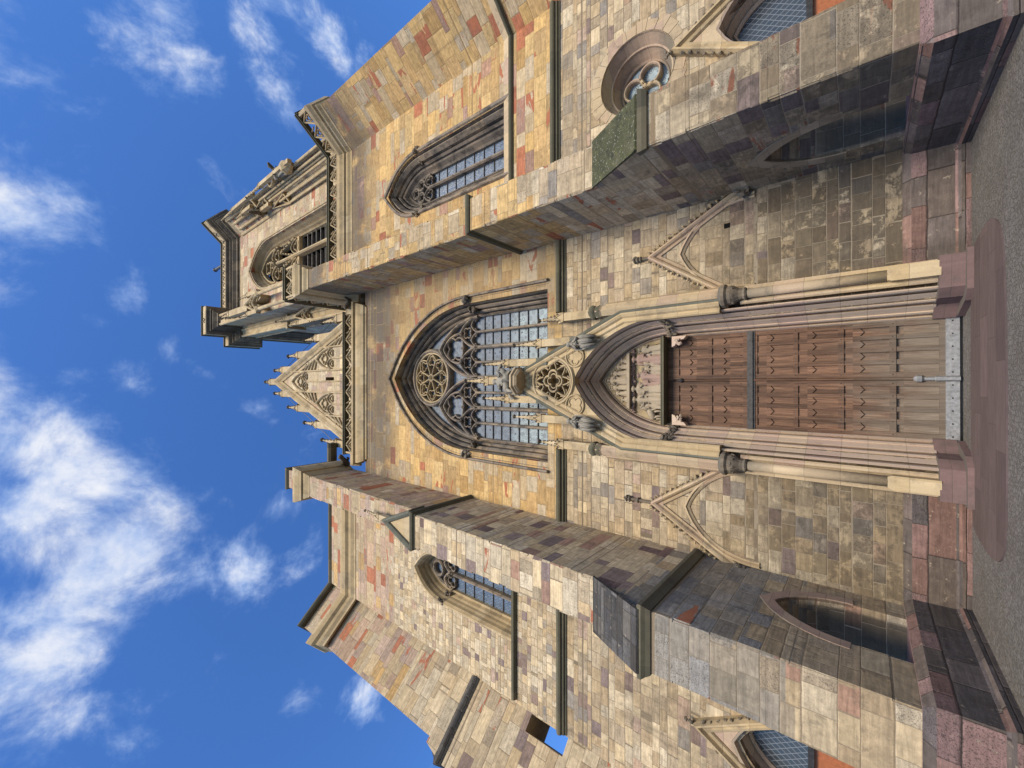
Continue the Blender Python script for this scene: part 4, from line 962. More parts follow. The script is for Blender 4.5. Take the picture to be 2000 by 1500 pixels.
for cx, z0 in ((GX-1.25, 31.8), (GX+1.25, 31.8), (GX-2.85, 27.2), (GX+2.85, 27.2)):
    sg = 1 if cx > GX else -1
    for q in range(5): sweep(tr, [(cx-sg*.45, z0+.3+q*.55), (cx+sg*(.5-.12*q), z0-.1+q*.42)], barprof(.07, yb0+.03, yb1))
    sweep(tr, [(cx-sg*.45, z0+2.6), (cx+sg*.5, z0-.3)], barprof(.09, yb0, yb1))
part('blind_tracery', tr, 'trim', GB)
tops = [(0, 42.3, .25)]+[(s_*(.98+i*1.08), zt, .25) for s_ in (-1, 1) for i, zt in enumerate((40.2, 37.4, 34.4, 31.5))]
for dx, zt, w_ in tops:
    zb = zsl(GX+dx)+.6
    add_pinnacle(GB, GX+dx, .72, zb-.3, zb+(zt-zb)*.45, zt, .46, cro=4)
mb = MB()
for s_ in (-1, 1):
    ch = [(GX, .72, 40.2)]+[(GX+s_*(.98+i*1.08), .72, z) for i, z in enumerate((38.2, 35.4, 32.4, 29.6))]
    tube(mb, ch, .02, 5)
part('lightning_cable', mb, 'iron', GB)
mb = MB(); extrude(mb, [(GX-4.4, 25.0), (GX+4.4, 25.0), (GX, GZ-.6)], 1.2, 40.0); part('nave_roof', mb, 'roof')

# ------------------------------------------------------------------ left wing
LX0 = -13.12
mb = MB()
LPX, LPZ = -10.1, 2.7
lp = pointed(LPX, .98, 2.9, 1.5, 0.0, 8)
extrude(mb, [(LX0, 0)]+lp+[(BL0+.3, 0), (BL0+.3, 10.4), (LX0, 10.4)], 0.0, 1.4)
LW = part('aisle_wall', mb, 'wing_low')
wl = dict(cx=-9.38, hw=.80, zs=17.35, h=1.62)
def lw(o_, z0=None): 
    hw, h = grow(wl['hw'], wl['h'], o_); return pointed(wl['cx'], hw, wl['zs'], h, z0, 10)
mb = MB(); extrude(mb, [(LX0, 10.4), (BL0+.3, 10.4), (BL0+.3, 21.4), (LX0, 21.4)], 0., 1.4, [lw(.28, 12.82)]); part('rubble_wall', mb, 'rubble', LW)
mb = MB(); extrude(mb, [(LX0, 21.4), (BL0+.3, 21.4), (BL0+.3, 28.55), (LX0, 28.55)], 0., 1.0); part('upper_aisle_wall', mb, 'wing_l_top', LW)
mb = MB(); hmould(mb, [(LX0+.02, 0), (BL0+.1, 0)], STR); part('string_course', mb, 'mould_dark', LW)
W = MB(); sweep(W, lw(0, 12.8), [(-.01, .8), (-.01, .62), (.05, .56), (.08, .62), (.13, .46), (.18, .38), (.2, .26), (.24, .16), (.26, .02), (.30, -.04), (.34, -.10), (.42, -.10), (.46, .02), (.36, .6)])
WL = part('aisle_window', W, 'trim', church, label='two-light pointed window of the left aisle, dark inside its pale frame')
mb = MB(); extrude(mb, lw(.05, 12.7), .78, .82); part('glass', mb, 'glass_diamond', WL)
tr = MB(); a0, a1 = .56, .76
sweep(tr, [(wl['cx'], 12.8), (wl['cx'], 17.3)], barprof(.15, a0-.06, a1))
for sg in (-1, 1): sweep(tr, pointed(wl['cx']+sg*.4, .39, 17.25, .6, None, 6), barprof(.14, a0, a1)); sweep(tr, foil(wl['cx']+sg*.4, 17.3, .3, 3, PI/2, 6), barprof(.07, a0+.05, a1), closed=True)
sweep(tr, circle(wl['cx'], 18.3, .36, 20), barprof(.15, a0-.02, a1), closed=True)
sweep(tr, lw(-.06), barprof(.14, a0, a1))
part('tracery', tr, 'trim_dark', WL)
for q in range(7):
    mb = MB(); box(mb, wl['cx']-.8, wl['cx']+.8, .74, .775, 13.4+.62*q-.018, 13.4+.62*q+.018); part('window_bar', mb, 'bar', WL)
for x, y_ in ((-1.12, -.02), (1.12, -.02), (-.9, .4), (.9, .4), (0, .5)):
    mb = MB(); leaves(mb, (wl['cx']+x, y_, 17.3), (.08, .09, .12), 12, .09); part('capital', mb, 'carved_dark', WL)
mb = MB(); hmould(mb, [(-12.95, 0), (-8.2, 0)], [(-.1, 12.6), (.05, 12.6), (.16, 12.66), (.18, 12.76), (.04, 12.86), (-.1, 12.86)]); part('sill', mb, 'mould_dark', WL)
DG = .7071
dl = slant(LX0, 0, -DG, -DG)        # first axis runs out along the diagonal buttress; depth axis is its hidden side (negative = beyond)
def dlx(s_, o_=0.): return (LX0-DG*s_+DG*o_, -DG*s_-DG*o_)   # o_ = projection towards the viewer's right
cpath = [dlx(2.74, -.9), dlx(2.74), (LX0, 0), (BL0+.05, 0)]
mb = MB(); hmould(mb, cpath, [(-.1, 25.42), (.03, 25.42), (.05, 25.55), (.16, 25.75), (.2, 25.95), (.34, 26.1), (.4, 26.35), (.42, 26.55), (.1, 26.75), (-.1, 26.75)]); part('cornice', mb, 'trim', LW)
mb = MB(); hmould(mb, cpath, [(-.5, 28.5), (.0, 28.5), (.06, 28.56), (.12, 28.64), (.12, 28.76), (-.5, 28.82)]); part('parapet_coping', mb, 'mould_dark', LW)
# diagonal corner buttress with a pierced passage
mb = MB()
extrude(mb, [(-.02, 0), (3.15, 0), (3.15, 14.9), (2.92, 15.9), (-.02, 15.9)], 0., -1.8, [[(.03, 10.1), (.62, 10.1), (.62, 11.82), (.03, 11.82)]], fr=lambda a, b, d_: dl(a, b, -abs(d_)))
DB = part('corner_buttress', mb, 'diag_l', label='left corner buttress set askew, pierced by a square hole')
mb = MB(); extrude(mb, [(-.02, 15.8), (2.74, 15.8), (2.74, 28.5), (-.02, 28.5)], -.25, -1.6, fr=dl); part('corner_buttress_top', mb, 'diag_l', DB)
mb = MB()
hmould(mb, [dlx(3.15, -1.0), dlx(3.15), dlx(.02)], [(-.3, 14.72), (.02, 14.74), (.1, 14.86), (.14, 14.94), (.14, 15.02), (-.0, 15.22), (-.24, 15.95), (-.4, 16.0)])
part('weathering', mb, 'slate_slope', DB)

# ------------------------------------------------------------------ right wing (foot of the belfry tower)
RX1 = 14.52
rp_cx = 10.25
wr = dict(cx=10.45, hw=.70, zs=19.35, h=1.58)
def rw(o_, z0=None):
    hw, h = grow(wr['hw'], wr['h'], o_); return pointed(wr['cx'], hw, wr['zs'], h, z0, 10)
OC = (10.28, 7.43)
mb = MB()
rp = pointed(rp_cx, 1.0, 3.2, 1.7, 0., 8)
extrude(mb, [(BR1-.3, 0)]+rp+[(RX1, 0), (RX1, 10.65), (BR1-.3, 10.65)], 0., 1.5, [circle(OC[0], OC[1], 1.27, 40)])
RW = part('tower_foot_wall', mb, 'wing_low')
mb = MB(); extrude(mb, [(BR1-.3, 10.65), (RX1, 10.65), (RX1, 26.3), (BR1-.3, 26.3)], 0., 1.5, [rw(.80, 12.9)]); part('tower_wall', mb, 'wing_r', RW)
mb = MB(); hmould(mb, [(BR1-.1, 0), (RX1, 0)], [(p, z+.25) for p, z in STR]); part('string_course', mb, 'mould_dark', RW)
W = MB(); sweep(W, rw(0, 12.85), [(-.01, 1.0), (-.01, .84), (.06, .76), (.10, .82), (.20, .60), (.26, .54), (.27, .74), (.32, .74), (.33, .48), (.40, .38), (.46, .44), (.47, .62), (.52, .62), (.53, .32), (.66, .12), (.74, .16), (.75, .32), (.79, .32), (.80, .04), (.86, -.08), (.96, -.11), (1.02, .02), (.84, .7)])
WR = part('tower_window', W, 'trim_dark', church, label='pointed window in the yellow wall under the belfry')
mb = MB(); extrude(mb, rw(.05, 12.8), .98, 1.02); part('glass', mb, 'glass_diamond', WR)
tr = MB(); a0, a1 = .74, .96
sweep(tr, [(wr['cx'], 12.9), (wr['cx'], 19.2)], barprof(.17, a0-.05, a1))
for q in (-.5, .5): sweep(tr, pointed(wr['cx']+q*.7, .34, 19.15, .5, None, 6), barprof(.12, a0, a1)); sweep(tr, foil(wr['cx']+q*.7, 19.22, .27, 3, PI/2, 6), barprof(.06, a0+.04, a1), closed=True)
for cx, cz, rr in ((wr['cx']-.33, 19.92, .27), (wr['cx']+.33, 19.92, .27), (wr['cx'], 20.38, .27)):
    sweep(tr, circle(cx, cz, rr, 18), barprof(.09, a0, a1), closed=True); sweep(tr, foil(cx, cz, rr*.78, 4, PI/4, 6), barprof(.045, a0+.04, a1), closed=True)
part('tracery', tr, 'trim_dark', WR)
for q in range(9):
    mb = MB(); box(mb, wr['cx']-.7, wr['cx']+.7, .94, .975, 13.4+.66*q-.018, 13.4+.66*q+.018); part('window_bar', mb, 'bar', WR)
for x, y_ in ((-1.62, -.02), (1.62, -.02), (-1.2, .4), (1.2, .4)):
    mb = MB(); leaves(mb, (wr['cx']+x, y_, 19.3), (.1, .12, .15), 12, .11); part('capital', mb, 'carved_dark', WR)
mb = MB(); hmould(mb, [(BR1-.1, 0), (RX1, 0), (RX1+DG*3.1, -DG*3.1)], [(-.15, 12.76), (.05, 12.76), (.11, 12.82), (.13, 12.88), (.09, 12.93), (-.15, 12.95)]); part('sill', mb, 'mould_dark', WR)
mb = MB(); hmould(mb, [(BR1-.1, 0), (RX1, 0), (RX1+DG*3.1, -DG*3.1)], [(-.15, 12.94), (.10, 12.94), (.0, 13.28), (-.15, 13.35)]); part('sill_slope', mb, 'portal', WR)
# oculus
oc = MB()
op = circle(OC[0], OC[1], .80, 40)
sweep(oc, [p for p in reversed(op)], [(0, .95), (0, .78), (.05, .72), (.08, .76), (.20, .52), (.23, .46), (.24, .38), (.29, .36), (.46, .06), (.48, -.02), (.50, .1), (.4, .85)], closed=True)
OCO = part('oculus', oc, 'portal', church, label='round window in a deep splayed stone ring')
mb = MB(); extrude(mb, circle(OC[0], OC[1], .84, 32), .88, .91); part('glass', mb, 'glass_big', OCO)
mb = MB()
for q in range(3):
    a = PI/2+q*2*PI/3; sweep(mb, circle(OC[0]+.38*math.cos(a), OC[1]+.38*math.sin(a), .35, 18), barprof(.10, .66, .88), closed=True)
part('tracery', mb, 'portal', OCO)
vs = MB()
for q in range(26):
    a0_ = 2*PI*q/26; a1_ = 2*PI*(q+.93)/26; R0, R1 = 1.30, 1.62+.12*((q*7) % 3)/2
    extrude(vs, [(OC[0]+R0*math.cos(a0_), OC[1]+R0*math.sin(a0_)), (OC[0]+R0*math.cos(a1_), OC[1]+R0*math.sin(a1_)), (OC[0]+R1*math.cos(a1_), OC[1]+R1*math.sin(a1_)), (OC[0]+R1*math.cos(a0_), OC[1]+R1*math.sin(a0_))], -.012, .05)
part('voussoir_ring', vs, 'portal', OCO)

def side_portal(parent, cx, apz_, half, footz, arch_hw, arch_zs, arch_h, face_y, label):
    mb = MB()
    ar = pointed(cx, arch_hw+.28, arch_zs, arch_h+.35, None, 8)
    extrude(mb, [(cx-half, footz), (cx, apz_), (cx+half, footz), (cx+half, footz-.4)]+[(x, z) for x, z in reversed(ar)]+[(cx-half, footz-.4)], face_y, .05)
    sp = part('side_portal', mb, 'portal', church, label)
    mb = MB(); sweep(mb, [(cx-half-.1, footz-.1), (cx, apz_+.2), (cx+half+.1, footz-.1)], [(-.2, face_y-.02), (-.17, face_y-.07), (-.1, face_y-.1), (-.05, face_y-.05), (0, face_y-.16), (.05, face_y-.16), (.1, face_y-.02), (.1, .03), (-.15, .05)]); part('coping', mb, 'trim', sp)
    for sg in (-1, 1):
        for i in range(9):
            t = (i+.5)/9; c = Vector((cx+sg*half, footz)).lerp(Vector((cx, apz_)), t); cr = MB(); leaves(cr, (c.x+sg*.13, face_y-.06, c.y+.12), (.03, .03, .03), 3, .05); part('crocket', cr, 'carved_dark', sp)
    cr = MB(); leaves(cr, (cx, face_y-.03, apz_+.42), (.05, .05, .16), 12, .06); part('finial', cr, 'carved_dark', sp)
    mb = MB(); sweep(mb, pointed(cx, arch_hw, arch_zs, arch_h, 0.3, 8), [(-.01, .7), (-.01, .5), (.05, .42), (.09, .48), (.14, .3), (.17, .16), (.22, .22), (.26, .02), (.28, face_y), (.34, face_y-.04), (.36, .1), (.2, .7)]); part('arch', mb, 'arch_stone', sp)
    mb = MB(); extrude(mb, pointed(cx, arch_hw+.05, arch_zs, arch_h+.05, 2.85, 8), .55, .58); part('glass', mb, 'glass_door', sp)
    mb = MB(); box(mb, cx-arch_hw-.05, cx+arch_hw+.05, .42, .56, 2.72, 2.86); part('door_lintel', mb, 'iron', sp)
    mb = MB(); box(mb, cx-arch_hw, cx+arch_hw, .52, .60, .1, 2.72)
    for sg in (-1, 1):
        for z0, z1 in ((.25, 1.2), (1.35, 2.58)):
            xa = cx+sg*arch_hw*.5; box(mb, xa-arch_hw*.34, xa+arch_hw*.34, .495, .53, z0, z1)
    part('door', mb, 'orange_wood', sp)
    return sp
side_portal(RW, rp_cx, 5.85, 1.05, 3.95, .80, 3.3, 1.25, -.16, 'gabled side doorway with orange wooden door on the right')
side_portal(LW, LPX, 5.25, 1.05, 3.60, .80, 3.0, 1.2, -.16, 'gabled side doorway with orange wooden door on the left')

# right diagonal buttress
drf = slant(RX1, 0, DG, -DG)
mb = MB(); extrude(mb, [(-.02, 0), (3.1, 0), (3.1, 12.8), (2.66, 13.2), (2.66, 26.2), (-.02, 26.2)], 0., 1.3, fr=drf)
DRB = part('corner_buttress', mb, 'wing_r', label='right corner buttress of yellow stone set askew under the gallery')

# gallery round the tower
GAL = [(-.15, 25.84), (.02, 25.84), (.04, 25.95), (.16, 26.12), (.18, 26.26), (.28, 26.32), (.32, 26.44), (.42, 26.62), (.45, 26.78), (.1, 26.9), (-.15, 26.9)]
gpath = [(BR0+.06, 1.0), (BR0+.06, -2.66), (BR1-.04, -2.66), (BR1-.04, 0), (RX1, 0), (RX1+DG*2.66, -DG*2.66), (RX1+DG*2.66+DG*1.2, -DG*2.66+DG*1.2)]
mb = MB(); hmould(mb, gpath, GAL); GL = part('gallery_cornice', mb, 'trim')
e_ = .34
bp = [(BR0+.06-e_, .9), (BR0+.06-e_, -2.66-e_), (BR1-.04+e_, -2.66-e_), (BR1-.04+e_, -e_), (RX1+e_*.42, -e_), (RX1+DG*2.66+.05, -DG*2.66-e_*1.3), (RX1+DG*3.6+.1, -DG*1.8-e_)]
balustrade(GL, bp, 26.86, 28.05, .92)
mb = MB(); extrude(mb, [(BR0+.1, 2.5), (BR0+.1, -2.6), (BR1-.1, -2.6), (BR1-.1, .05), (RX1, .05), (RX1+DG*2.6, -DG*2.6), (RX1+DG*3.4, -DG*1.8), (RX1+1.2, 2.5)], 26.3, 26.85, fr=XY); part('gallery_floor', mb, 'trim', GL)

# ------------------------------------------------------------------ belfry
BY = 1.0; BX0, BX1 = 5.95, 15.0
wb = dict(cx=10.98, hw=1.62, zs=42.8, h=3.5)
def bw(o_, z0=None):
    hw, h = grow(wb['hw'], wb['h'], o_); return pointed(wb['cx'], hw, wb['zs'], h, z0, 10)
mb = MB(); extrude(mb, [(BX0, 26.5), (BX1, 26.5), (BX1, 51.0), (BX0, 51.0)], BY, BY+1.5, [bw(.5, 29.0)])
BF = part('belfry', mb, 'belfry')
mb = MB(); box(mb, BX0, BX0+1.0, BY+1.5, BY+9.5, 26.5, 51.0); box(mb, BX1-1.0, BX1+1.6, BY+1.5, BY+9.5, 26.5, 51.0); box(mb, BX0+1.0, BX1-1.0, BY+8.6, BY+9.5, 26.5, 51.0); part('belfry_sides', mb, 'belfry', BF)
mb = MB(); sweep(mb, bw(0, 28.9), [(-.01, 1.3), (-.01, 1.0), (.06, .9), (.12, .98), (.18, .76), (.24, .64), (.30, .72), (.36, .48), (.4, .34), (.46, .40), (.52, .18), (.56, .06), (.6, -.08), (.72, -.12), (.8, .02), (.6, .8)], fr=lambda a, b, d_: (a, BY+d_, b)); part('window_moulding', mb, 'trim', BF)
tr = MB(); f2 = lambda a, b, d_: (a, BY+d_, b)
sweep(tr, [(wb['cx'], 29.0), (wb['cx'], 42.6)], barprof(.26, .5, 1.1), f2)
for sg in (-1, 1):
    cx = wb['cx']+sg*.81
    sweep(tr, pointed(cx, .80, 42.4, 1.3, None, 7), barprof(.14, .75, 1.1), f2)
    sweep(tr, [(cx-.72, 38.6), (cx, 41.6), (cx+.72, 38.6)], barprof(.15, .62, 1.1), f2)
    sweep(tr, pointed(cx, .62, 38.3, 1.1, None, 6), barprof(.1, .7, 1.1), f2)
    sweep(tr, foil(cx, 38.4, .5, 3, PI/2, 6), barprof(.1, .75, 1.1), f2, closed=True)
    box(tr, cx-.75, cx+.75, BY+.8, BY+1.1, 37.9, 38.3)
    sweep(tr, foil(cx, 42.6, .55, 3, PI/2, 6), barprof(.09, .8, 1.1), f2, closed=True)
    for i in range(10): blob(tr, (cx+sg*0-.72+.145*i, BY+.6, 38.7+2.9*(1-abs(i-4.97)/5)), .1, .4)
sweep(tr, foil(wb['cx'], 44.4, .62, 4, PI/4, 7), barprof(.13, .7, 1.1), f2, closed=True)
sweep(tr, bw(-.1), barprof(.14, .7, 1.1), f2)
leaves(tr, (wb['cx'], BY+.45, 42.5), (.2, .1, .25), 14, .16)
part('tracery', tr, 'trim', BF)
for i in range(12):
    z = 29.3+i*.78
    for sg in (-1, 1):
        x0 = wb['cx']+(.12 if sg > 0 else -1.6); x1 = wb['cx']+(1.6 if sg > 0 else -.12)
        n = 14; lv = MB()
        for j in range(n):
            xa = x0+(x1-x0)*j/n; xb = x0+(x1-x0)*(j+1)/n
            lv.add([(xa, BY+1.15, z), (xb, BY+1.15, z), (xb, BY+1.65, z+.42), (xa, BY+1.65, z+.42), ((xa+xb)/2, BY+1.12, z-.16)], [(0, 1, 2, 3), (0, 4, 1)])
        part('louvre_board', lv, 'louvre', BF)
mb = MB(); box(mb, wb['cx']-2.1, wb['cx']+2.1, BY+1.9, BY+2.0, 28.5, 47.5); part('interior_shade_panel', mb, 'black', BF)  # black sheet painted as shade behind the louvres
# front-left pair of belfry buttresses
def belfry_pier(x0, x1, y0, y1, z0, z1):
    mb = MB(); box(mb, x0, x1, y0, y1, z0, z1)
    for x in (x0, x1): tube(mb, [(x, y0, z0), (x, y0, z1-.5)], .13, 8)
    return part('belfry_pier', mb, 'trim', BF)
bpA = belfry_pier(5.98, 6.86, -.66, 1.1, 40.5, 51.0)
mb = MB(); box(mb, 5.96, 7.2, -.35, 1.1, 26.8, 40.5); part('belfry_pier', mb, 'belfry', BF)
ca = MB()      # open canopy on two colonnettes
for x in (5.98, 7.18): tube(ca, [(x, -1.25, 27.0), (x, -1.25, 37.9)], .14, 10); lathe(ca, x, -1.25, [(.14, 37.7), (.27, 37.95), (.27, 38.1)], 8)
sweep(ca, [(5.75, 38.0), (6.58, 41.0), (7.41, 38.0)], barprof(.2, -1.4, -1.1)); sweep(ca, pointed(6.58, .6, 38.0, 1.1, None, 7), barprof(.13, -1.36, -1.12)); sweep(ca, foil(6.58, 39.5, .3, 3, PI/2, 6), barprof(.09, -1.34, -1.14), closed=True)
extrude(ca, [(5.95, 38.1), (6.58, 40.8), (7.21, 38.1), (6.95, 38.1), (6.58, 39.0), (6.2, 38.1)], -1.05, -.3)
part('canopy', ca, 'trim', BF)
for x in (5.8, 7.36): add_pinnacle(BF, x, -1.25, 38.0, 40.0, 42.4, .32)
add_pinnacle(BF, 6.42, -.95, 40.8, 45.5, 48.8, .5, cro=7)
mb = MB(); box(mb, 4.98, 6.2, 1.25, 2.5, 27, 51.0)
for y in (1.25, 2.5): tube(mb, [(4.98, y, 27), (4.98, y, 50.5)], .12, 8)
tube(mb, [(5.6, 1.22, 27), (5.6, 1.22, 50.4)], .1, 8)
part('belfry_pier', mb, 'trim', BF)
mb = MB()
box(mb, 4.72, 6.1, 1.05, 2.6, 38.4, 38.7)
sweep(mb, [(4.8, 33.6), (5.45, 36.4), (6.1, 33.6)], barprof(.18, .75, 1.0)); sweep(mb, pointed(5.45, .5, 33.6, 1.0, None, 6), barprof(.12, .8, 1.0)); sweep(mb, foil(5.45, 34.9, .25, 3, PI/2, 6), barprof(.08, .82, 1.0), closed=True)
for x in (4.9, 6.0): tube(mb, [(x, .9, 27), (x, .9, 33.6)], .13, 8)
part('canopy', mb, 'trim', BF)
add_pinnacle(BF, 4.9, .95, 33.4, 35.6, 38.0, .3); add_pinnacle(BF, 5.45, .9, 36, 38.2, 40.4, .3)
# right corner: askew pier with shafts, canopies and a perched statue niche
RXA, RYA = 15.0, 1.0
fb2 = slant(RXA, RYA, DG, -DG)
mb = MB(); extrude(mb, [(0, 26.5), (1.75, 26.5), (1.75, 51.0), (0, 51.0)], 0., 1.4, fr=fb2)
bq = part('belfry_pier', mb, 'belfry', BF)
sh = MB()
for s_, dd, ra, zt in ((.05, -.05, .14, 49), (.55, -.1, .12, 48.5), (1.15, -.12, .13, 48.5), (1.72, -.08, .16, 49.5)):
    p = fb2(s_, 0, dd); tube(sh, [(p[0], p[1], 27.0), (p[0], p[1], zt)], ra, 8)
for s_, ztop, zb in ((.35, 40.0, 37.2), (1.0, 43.0, 40.2), (1.6, 45.2, 42.2)):
    for dd in (-.35,):
        sweep(sh, [(s_-.4, zb), (s_, ztop), (s_+.4, zb)], barprof(.14, dd, dd+.3), fb2); sweep(sh, pointed(s_, .34, zb, .7, None, 5), barprof(.09, dd+.04, dd+.3), fb2)
        box(sh, s_-.42, s_+.42, dd, .02, zb-.2, zb, fb2)
for s_ in (.0, .45, .9, 1.35, 1.75): p = fb2(s_, 0, -.3); tube(sh, [(p[0], p[1], 27), (p[0], p[1], 37+s_*3)], .09, 7)
part('shaft', sh, 'trim', BF)
for s_, dd, z0, zs_, zt in ((.7, -.4, 39.8, 41.4, 43.4), (1.35, -.5, 42.5, 44.5, 46.8), (2.0, -.35, 41, 46, 50.0), (2.05, -.6, 33, 38.5, 42.0)):
    p = fb2(s_, 0, dd); add_pinnacle(BF, p[0], p[1], z0, zs_, zt, .30)
p = fb2(1.9, 0, -.45); mb = MB(); mb.sm = True; robed(mb, p[0], p[1], 34.2, 2.2, .75); part('niche_figure', mb, 'statue', BF)
mb = MB(); lathe(mb, p[0], p[1], [(.15, 33.2), (.5, 34.0), (.5, 34.2)], 8); part('niche_bracket', mb, 'trim', BF); mb = MB(); sweep(mb, circle(p[0], 37.0, .5, 14), barprof(.12, p[1]-.1, p[1]+.1), closed=True); part('niche_ring', mb, 'trim', BF)
gargoyle(BF, fb2(.4, 42.0, -.05), -.3, -.95, 1.5); gargoyle(BF, fb2(1.7, 36.2, -.1), .6, -.8, 1.2)
mb = MB(); sweep(mb, [fb2(s_, 0, 0)[:2] for s_ in (.15, 1.6)], [(.0, 44.0), (.25, 44.0), (.25, 44.25), (.0, 44.25)][::-1], XY); part('ledge', mb, 'mould_dark', BF)
# big cornice with carved frieze
BC = [(-.2, 49.9), (.03, 49.9), (.06, 50.05), (.2, 50.1), (.24, 50.3), (.5, 50.55), (.52, 50.7), (.64, 50.75), (.68, 50.9), (.92, 51.05), (.95, 51.15), (-.2, 51.3)]
cpth = [(BX0-.0, 9.0), (BX0-.0, 2.5), (4.98, 2.5), (4.98, 1.25), (5.98, 1.25), (5.98, -.66), (6.86, -.66), (6.86, BY), (BX1, BY), fb2(1.75, 0, 0)[:2], fb2(1.75, 0, 1.4)[:2]]
mb = MB(); hmould(mb, cpth, BC); bc = part('belfry_cornice', mb, 'carved_dark')
mb = MB(); hmould(mb, cpth, [(-.2, 51.28), (.92, 51.2), (.95, 51.25), (.93, 52.15), (-.2, 52.2)]); part('frieze', mb, 'trim', bc)
mb = MB(); hmould(mb, cpth, [(-.2, 52.18), (.96, 52.16), (1.06, 52.24), (1.06, 52.4), (-.2, 52.45)]); part('parapet_coping', mb, 'mould_dark', bc)
fz_ = MB()
for (ax, ay), (bx, by) in zip(cpth[4:-1], cpth[5:]):
    fr = slant(ax, ay, bx-ax, by-ay); L = math.hypot(bx-ax, by-ay)
    if bx-ax < .2 and abs(by-ay) > .3 and not (bx-ax > .05): continue
    k = max(1, int(L/.62))
    for i in range(k):
        xm = L*(i+.5)/k
        sweep(fz_, [(xm-.24, 51.5), (xm-.08, 51.95), (xm+.06, 51.45), (xm+.24, 51.9)], [(-.05, -.93), (-.04, -1.0), (.04, -1.0), (.05, -.93)], fr)
part('frieze_carving', fz_, 'carved_dark', bc)
part('pipe', (lambda q: (lathe(q, 13.2, 1.0, [(.16, 52.3), (.16, 58.2), (.23, 58.25), (.23, 58.5), (.16, 58.5)], 10), q)[1])(MB()), 'iron', BF)
for x in (10.9, 9.0): mb = MB(); lathe(mb, x, .4, [(.12, 52.3), (.2, 53.0), (.1, 53.5)], 6); part('parapet_knob', mb, 'mould_dark', BF)
# side walls running back, so the church reads as a solid building from the side
mb = MB(); box(mb, LX0, LX0+1.2, 1.4, 40, 0, 28.5); box(mb, LX0+1.2, -4.2, 1.61, 40, 24.0, 24.4); part('side_wall', mb, 'wing_low')
mb = MB(); box(mb, RX1-.2, RX1+1.6, 1.5, 11, 0, 26.4); part('side_wall', mb, 'wing_low')

# ------------------------------------------------------------------ free statues on the portal gable
def draped_seat(x, y, z, sg, label):
    st = empty('statue', label, 'statue', (x, y, z), 'statues on the portal gable'); st.scale = (.74, .8, .95)
    mb = MB(); mb.sm = True
    # torso, lap and skirt as one crouching body
    n = 16; S = [(-.10, .08, .06, .08), (.0, .15, .02, .13), (.14, .20, -.05, .18), (.27, .23, -.10, .20), (.38, .21, -.11, .17), (.5, .19, -.02, .14), (.66, .20, .02, .14), (.78, .21, .03, .13), (.84, .12, .02, .1), (.87, .07, .0, .07), (.90, .09, -.01, .09), (.97, .105, -.02, .105), (1.04, .09, -.01, .09), (1.08, .03, 0, .03)]
    vs = []
    for zz_, rx, oy, ry in S:
        for j in range(n):
            a = 2*PI*j/n; fo = 1+(.24*math.sin(6*a+zz_*5) if zz_ < .6 else 0)
            vs.append((rx*math.cos(a)*fo-sg*.10*zz_, oy+ry*math.sin(a)*fo-(.03 if (zz_ > .92 and zz_ < 1.0 and abs(a-1.5*PI) < .3) else 0), zz_))
    fs = []
    for i in range(len(S)-1):
        for j in range(n): fs.append((i*n+j, i*n+(j+1) % n, (i+1)*n+(j+1) % n, (i+1)*n+j))
    fs += [tuple(range(n)), tuple((len(S)-1)*n+j for j in range(n))]
    mb.add(vs, fs)
    for q in range(11):
        a = PI*(1.0+q/10.0); ca, sa = math.cos(a), math.sin(a); w_ = .03+.02*(q % 3)
        tube(mb, [(ca*.17-sg*.05, sa*.15, .52), (ca*.27-sg*.03, -.1+sa*.25, .3+.05*(q % 2)), (ca*(.25+.05*(q % 2)), -.04+sa*.26, .08), (ca*.2, sa*.17, -.1-.05*(q % 3))], [w_*.6, w_, w_*1.2, w_*.7], 6)
    for s_ in (-1, 1):   # folded wings
        mb.add([(s_*.1-sg*.08, .1, .82), (s_*.34-sg*.08, .05, .72), (s_*.36-sg*.05, .0, .4), (s_*.26-sg*.05, -.02, .1), (s_*.12, .1, .3)], [(0, 1, 2), (0, 2, 3), (0, 3, 4)])
    for s_ in (-1, 1): tube(mb, [(s_*.2-sg*.08, .0, .76), (s_*.24-sg*.08, -.16, .56), (s_*.05-sg*.12, -.26, .66)], [.075, .065, .045], 8); blob(mb, (s_*.04-sg*.12, -.28, .7), (.04, .04, .06), .15)
    part('body', mb, 'statue', st)
    mb = MB(); mb.sm = True
    for q in range(7): a = PI*q/6; blob(mb, (-sg*.1+.1*math.cos(a), .03, 1.0+.08*math.sin(a)), .045, .25)
    part('hair', mb, 'statue', st)
    mb = MB(); lathe(mb, 0, .08, [(.04, -.3), (.11, -.16), (.13, -.10), (.13, -.06)], 8); part('bracket', mb, 'statue', st)
draped_seat(.13+1.36, -.66, 8.72, 1, 'grey stone figure crouching on the portal gable, right of the pierced rosette')
draped_seat(.13-1.50, -.66, 8.72, -1, 'grey stone figure crouching on the portal gable, left of the pierced rosette')
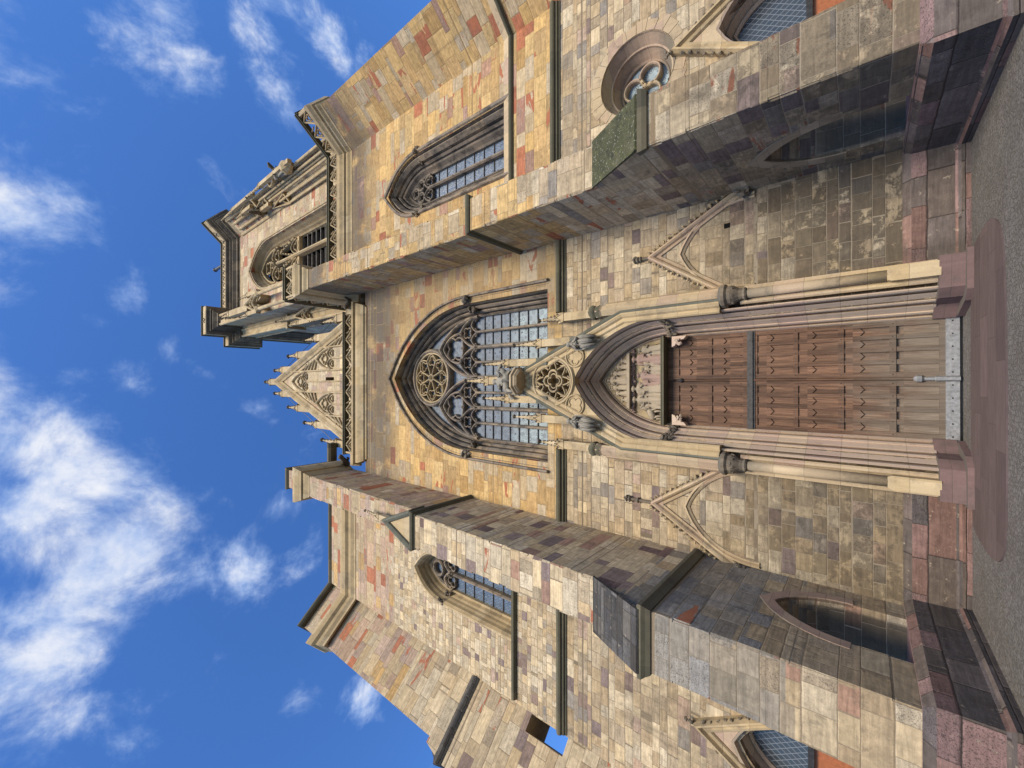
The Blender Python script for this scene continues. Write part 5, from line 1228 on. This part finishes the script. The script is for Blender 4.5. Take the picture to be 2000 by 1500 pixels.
st = empty('statue', 'grey stone rider group at the very tip of the portal gable', 'statue', (apx, -.72, 12.0), 'statues on the portal gable'); st.scale = (1.25, 1.15, 1.2)
mb = MB(); mb.sm = True       # rider
n = 14; S = [(.42, .16, .12), (.5, .18, .13), (.62, .14, .1), (.78, .17, .1), (.84, .09, .07), (.88, .055, .055), (.92, .085, .085), (1.0, .085, .09), (1.05, .03, .03)]
vs = [(rx*math.cos(2*PI*j/n)-.02, ry*math.sin(2*PI*j/n), zz_) for zz_, rx, ry in S for j in range(n)]
fs = [(i*n+j, i*n+(j+1) % n, (i+1)*n+(j+1) % n, (i+1)*n+j) for i in range(len(S)-1) for j in range(n)]+[tuple(range(n)), tuple((len(S)-1)*n+j for j in range(n))]
mb.add(vs, fs)
tube(mb, [(.14, -.02, .78), (.24, -.1, .66), (.3, -.14, .78)], [.06, .05, .04], 7); tube(mb, [(-.16, 0, .78), (-.24, -.12, .62), (-.12, -.2, .58)], [.06, .05, .04], 7)
tube(mb, [(0, -.1, .48), (.02, -.22, .36), (.0, -.22, .12)], [.08, .07, .04], 7)
part('rider', mb, 'statue', st)
mb = MB(); mb.sm = True       # horse
tube(mb, [(-.36, .05, .36), (-.2, .02, .42), (.05, 0, .40), (.24, 0, .42)], [.12, .17, .155, .13], 10)
tube(mb, [(.2, 0, .45), (.34, -.02, .62), (.38, -.02, .74)], [.12, .09, .07], 8); tube(mb, [(.37, -.02, .76), (.46, -.05, .68), (.52, -.07, .6)], [.075, .06, .04], 8)
for x, y_, kx in ((.24, -.08, .1), (.2, .1, .02), (-.28, -.08, -.04), (-.32, .1, -.08)): tube(mb, [(x, y_, .36), (x+kx, y_, .18), (x+kx*.4, y_, .0)], [.07, .045, .035], 7)
tube(mb, [(-.44, .05, .4), (-.54, .06, .28), (-.54, .06, .1)], [.04, .055, .02], 6)
for q in range(6): blob(mb, (.24+.02*q, .05, .56+.04*q), .045, .4)
part('horse', mb, 'statue', st)
mb = MB(); lathe(mb, 0, .05, [(.34, -.2), (.40, -.13), (.40, -.09), (.46, -.05), (.46, .01)], 8, PI/8); part('bracket', mb, 'portal', st)
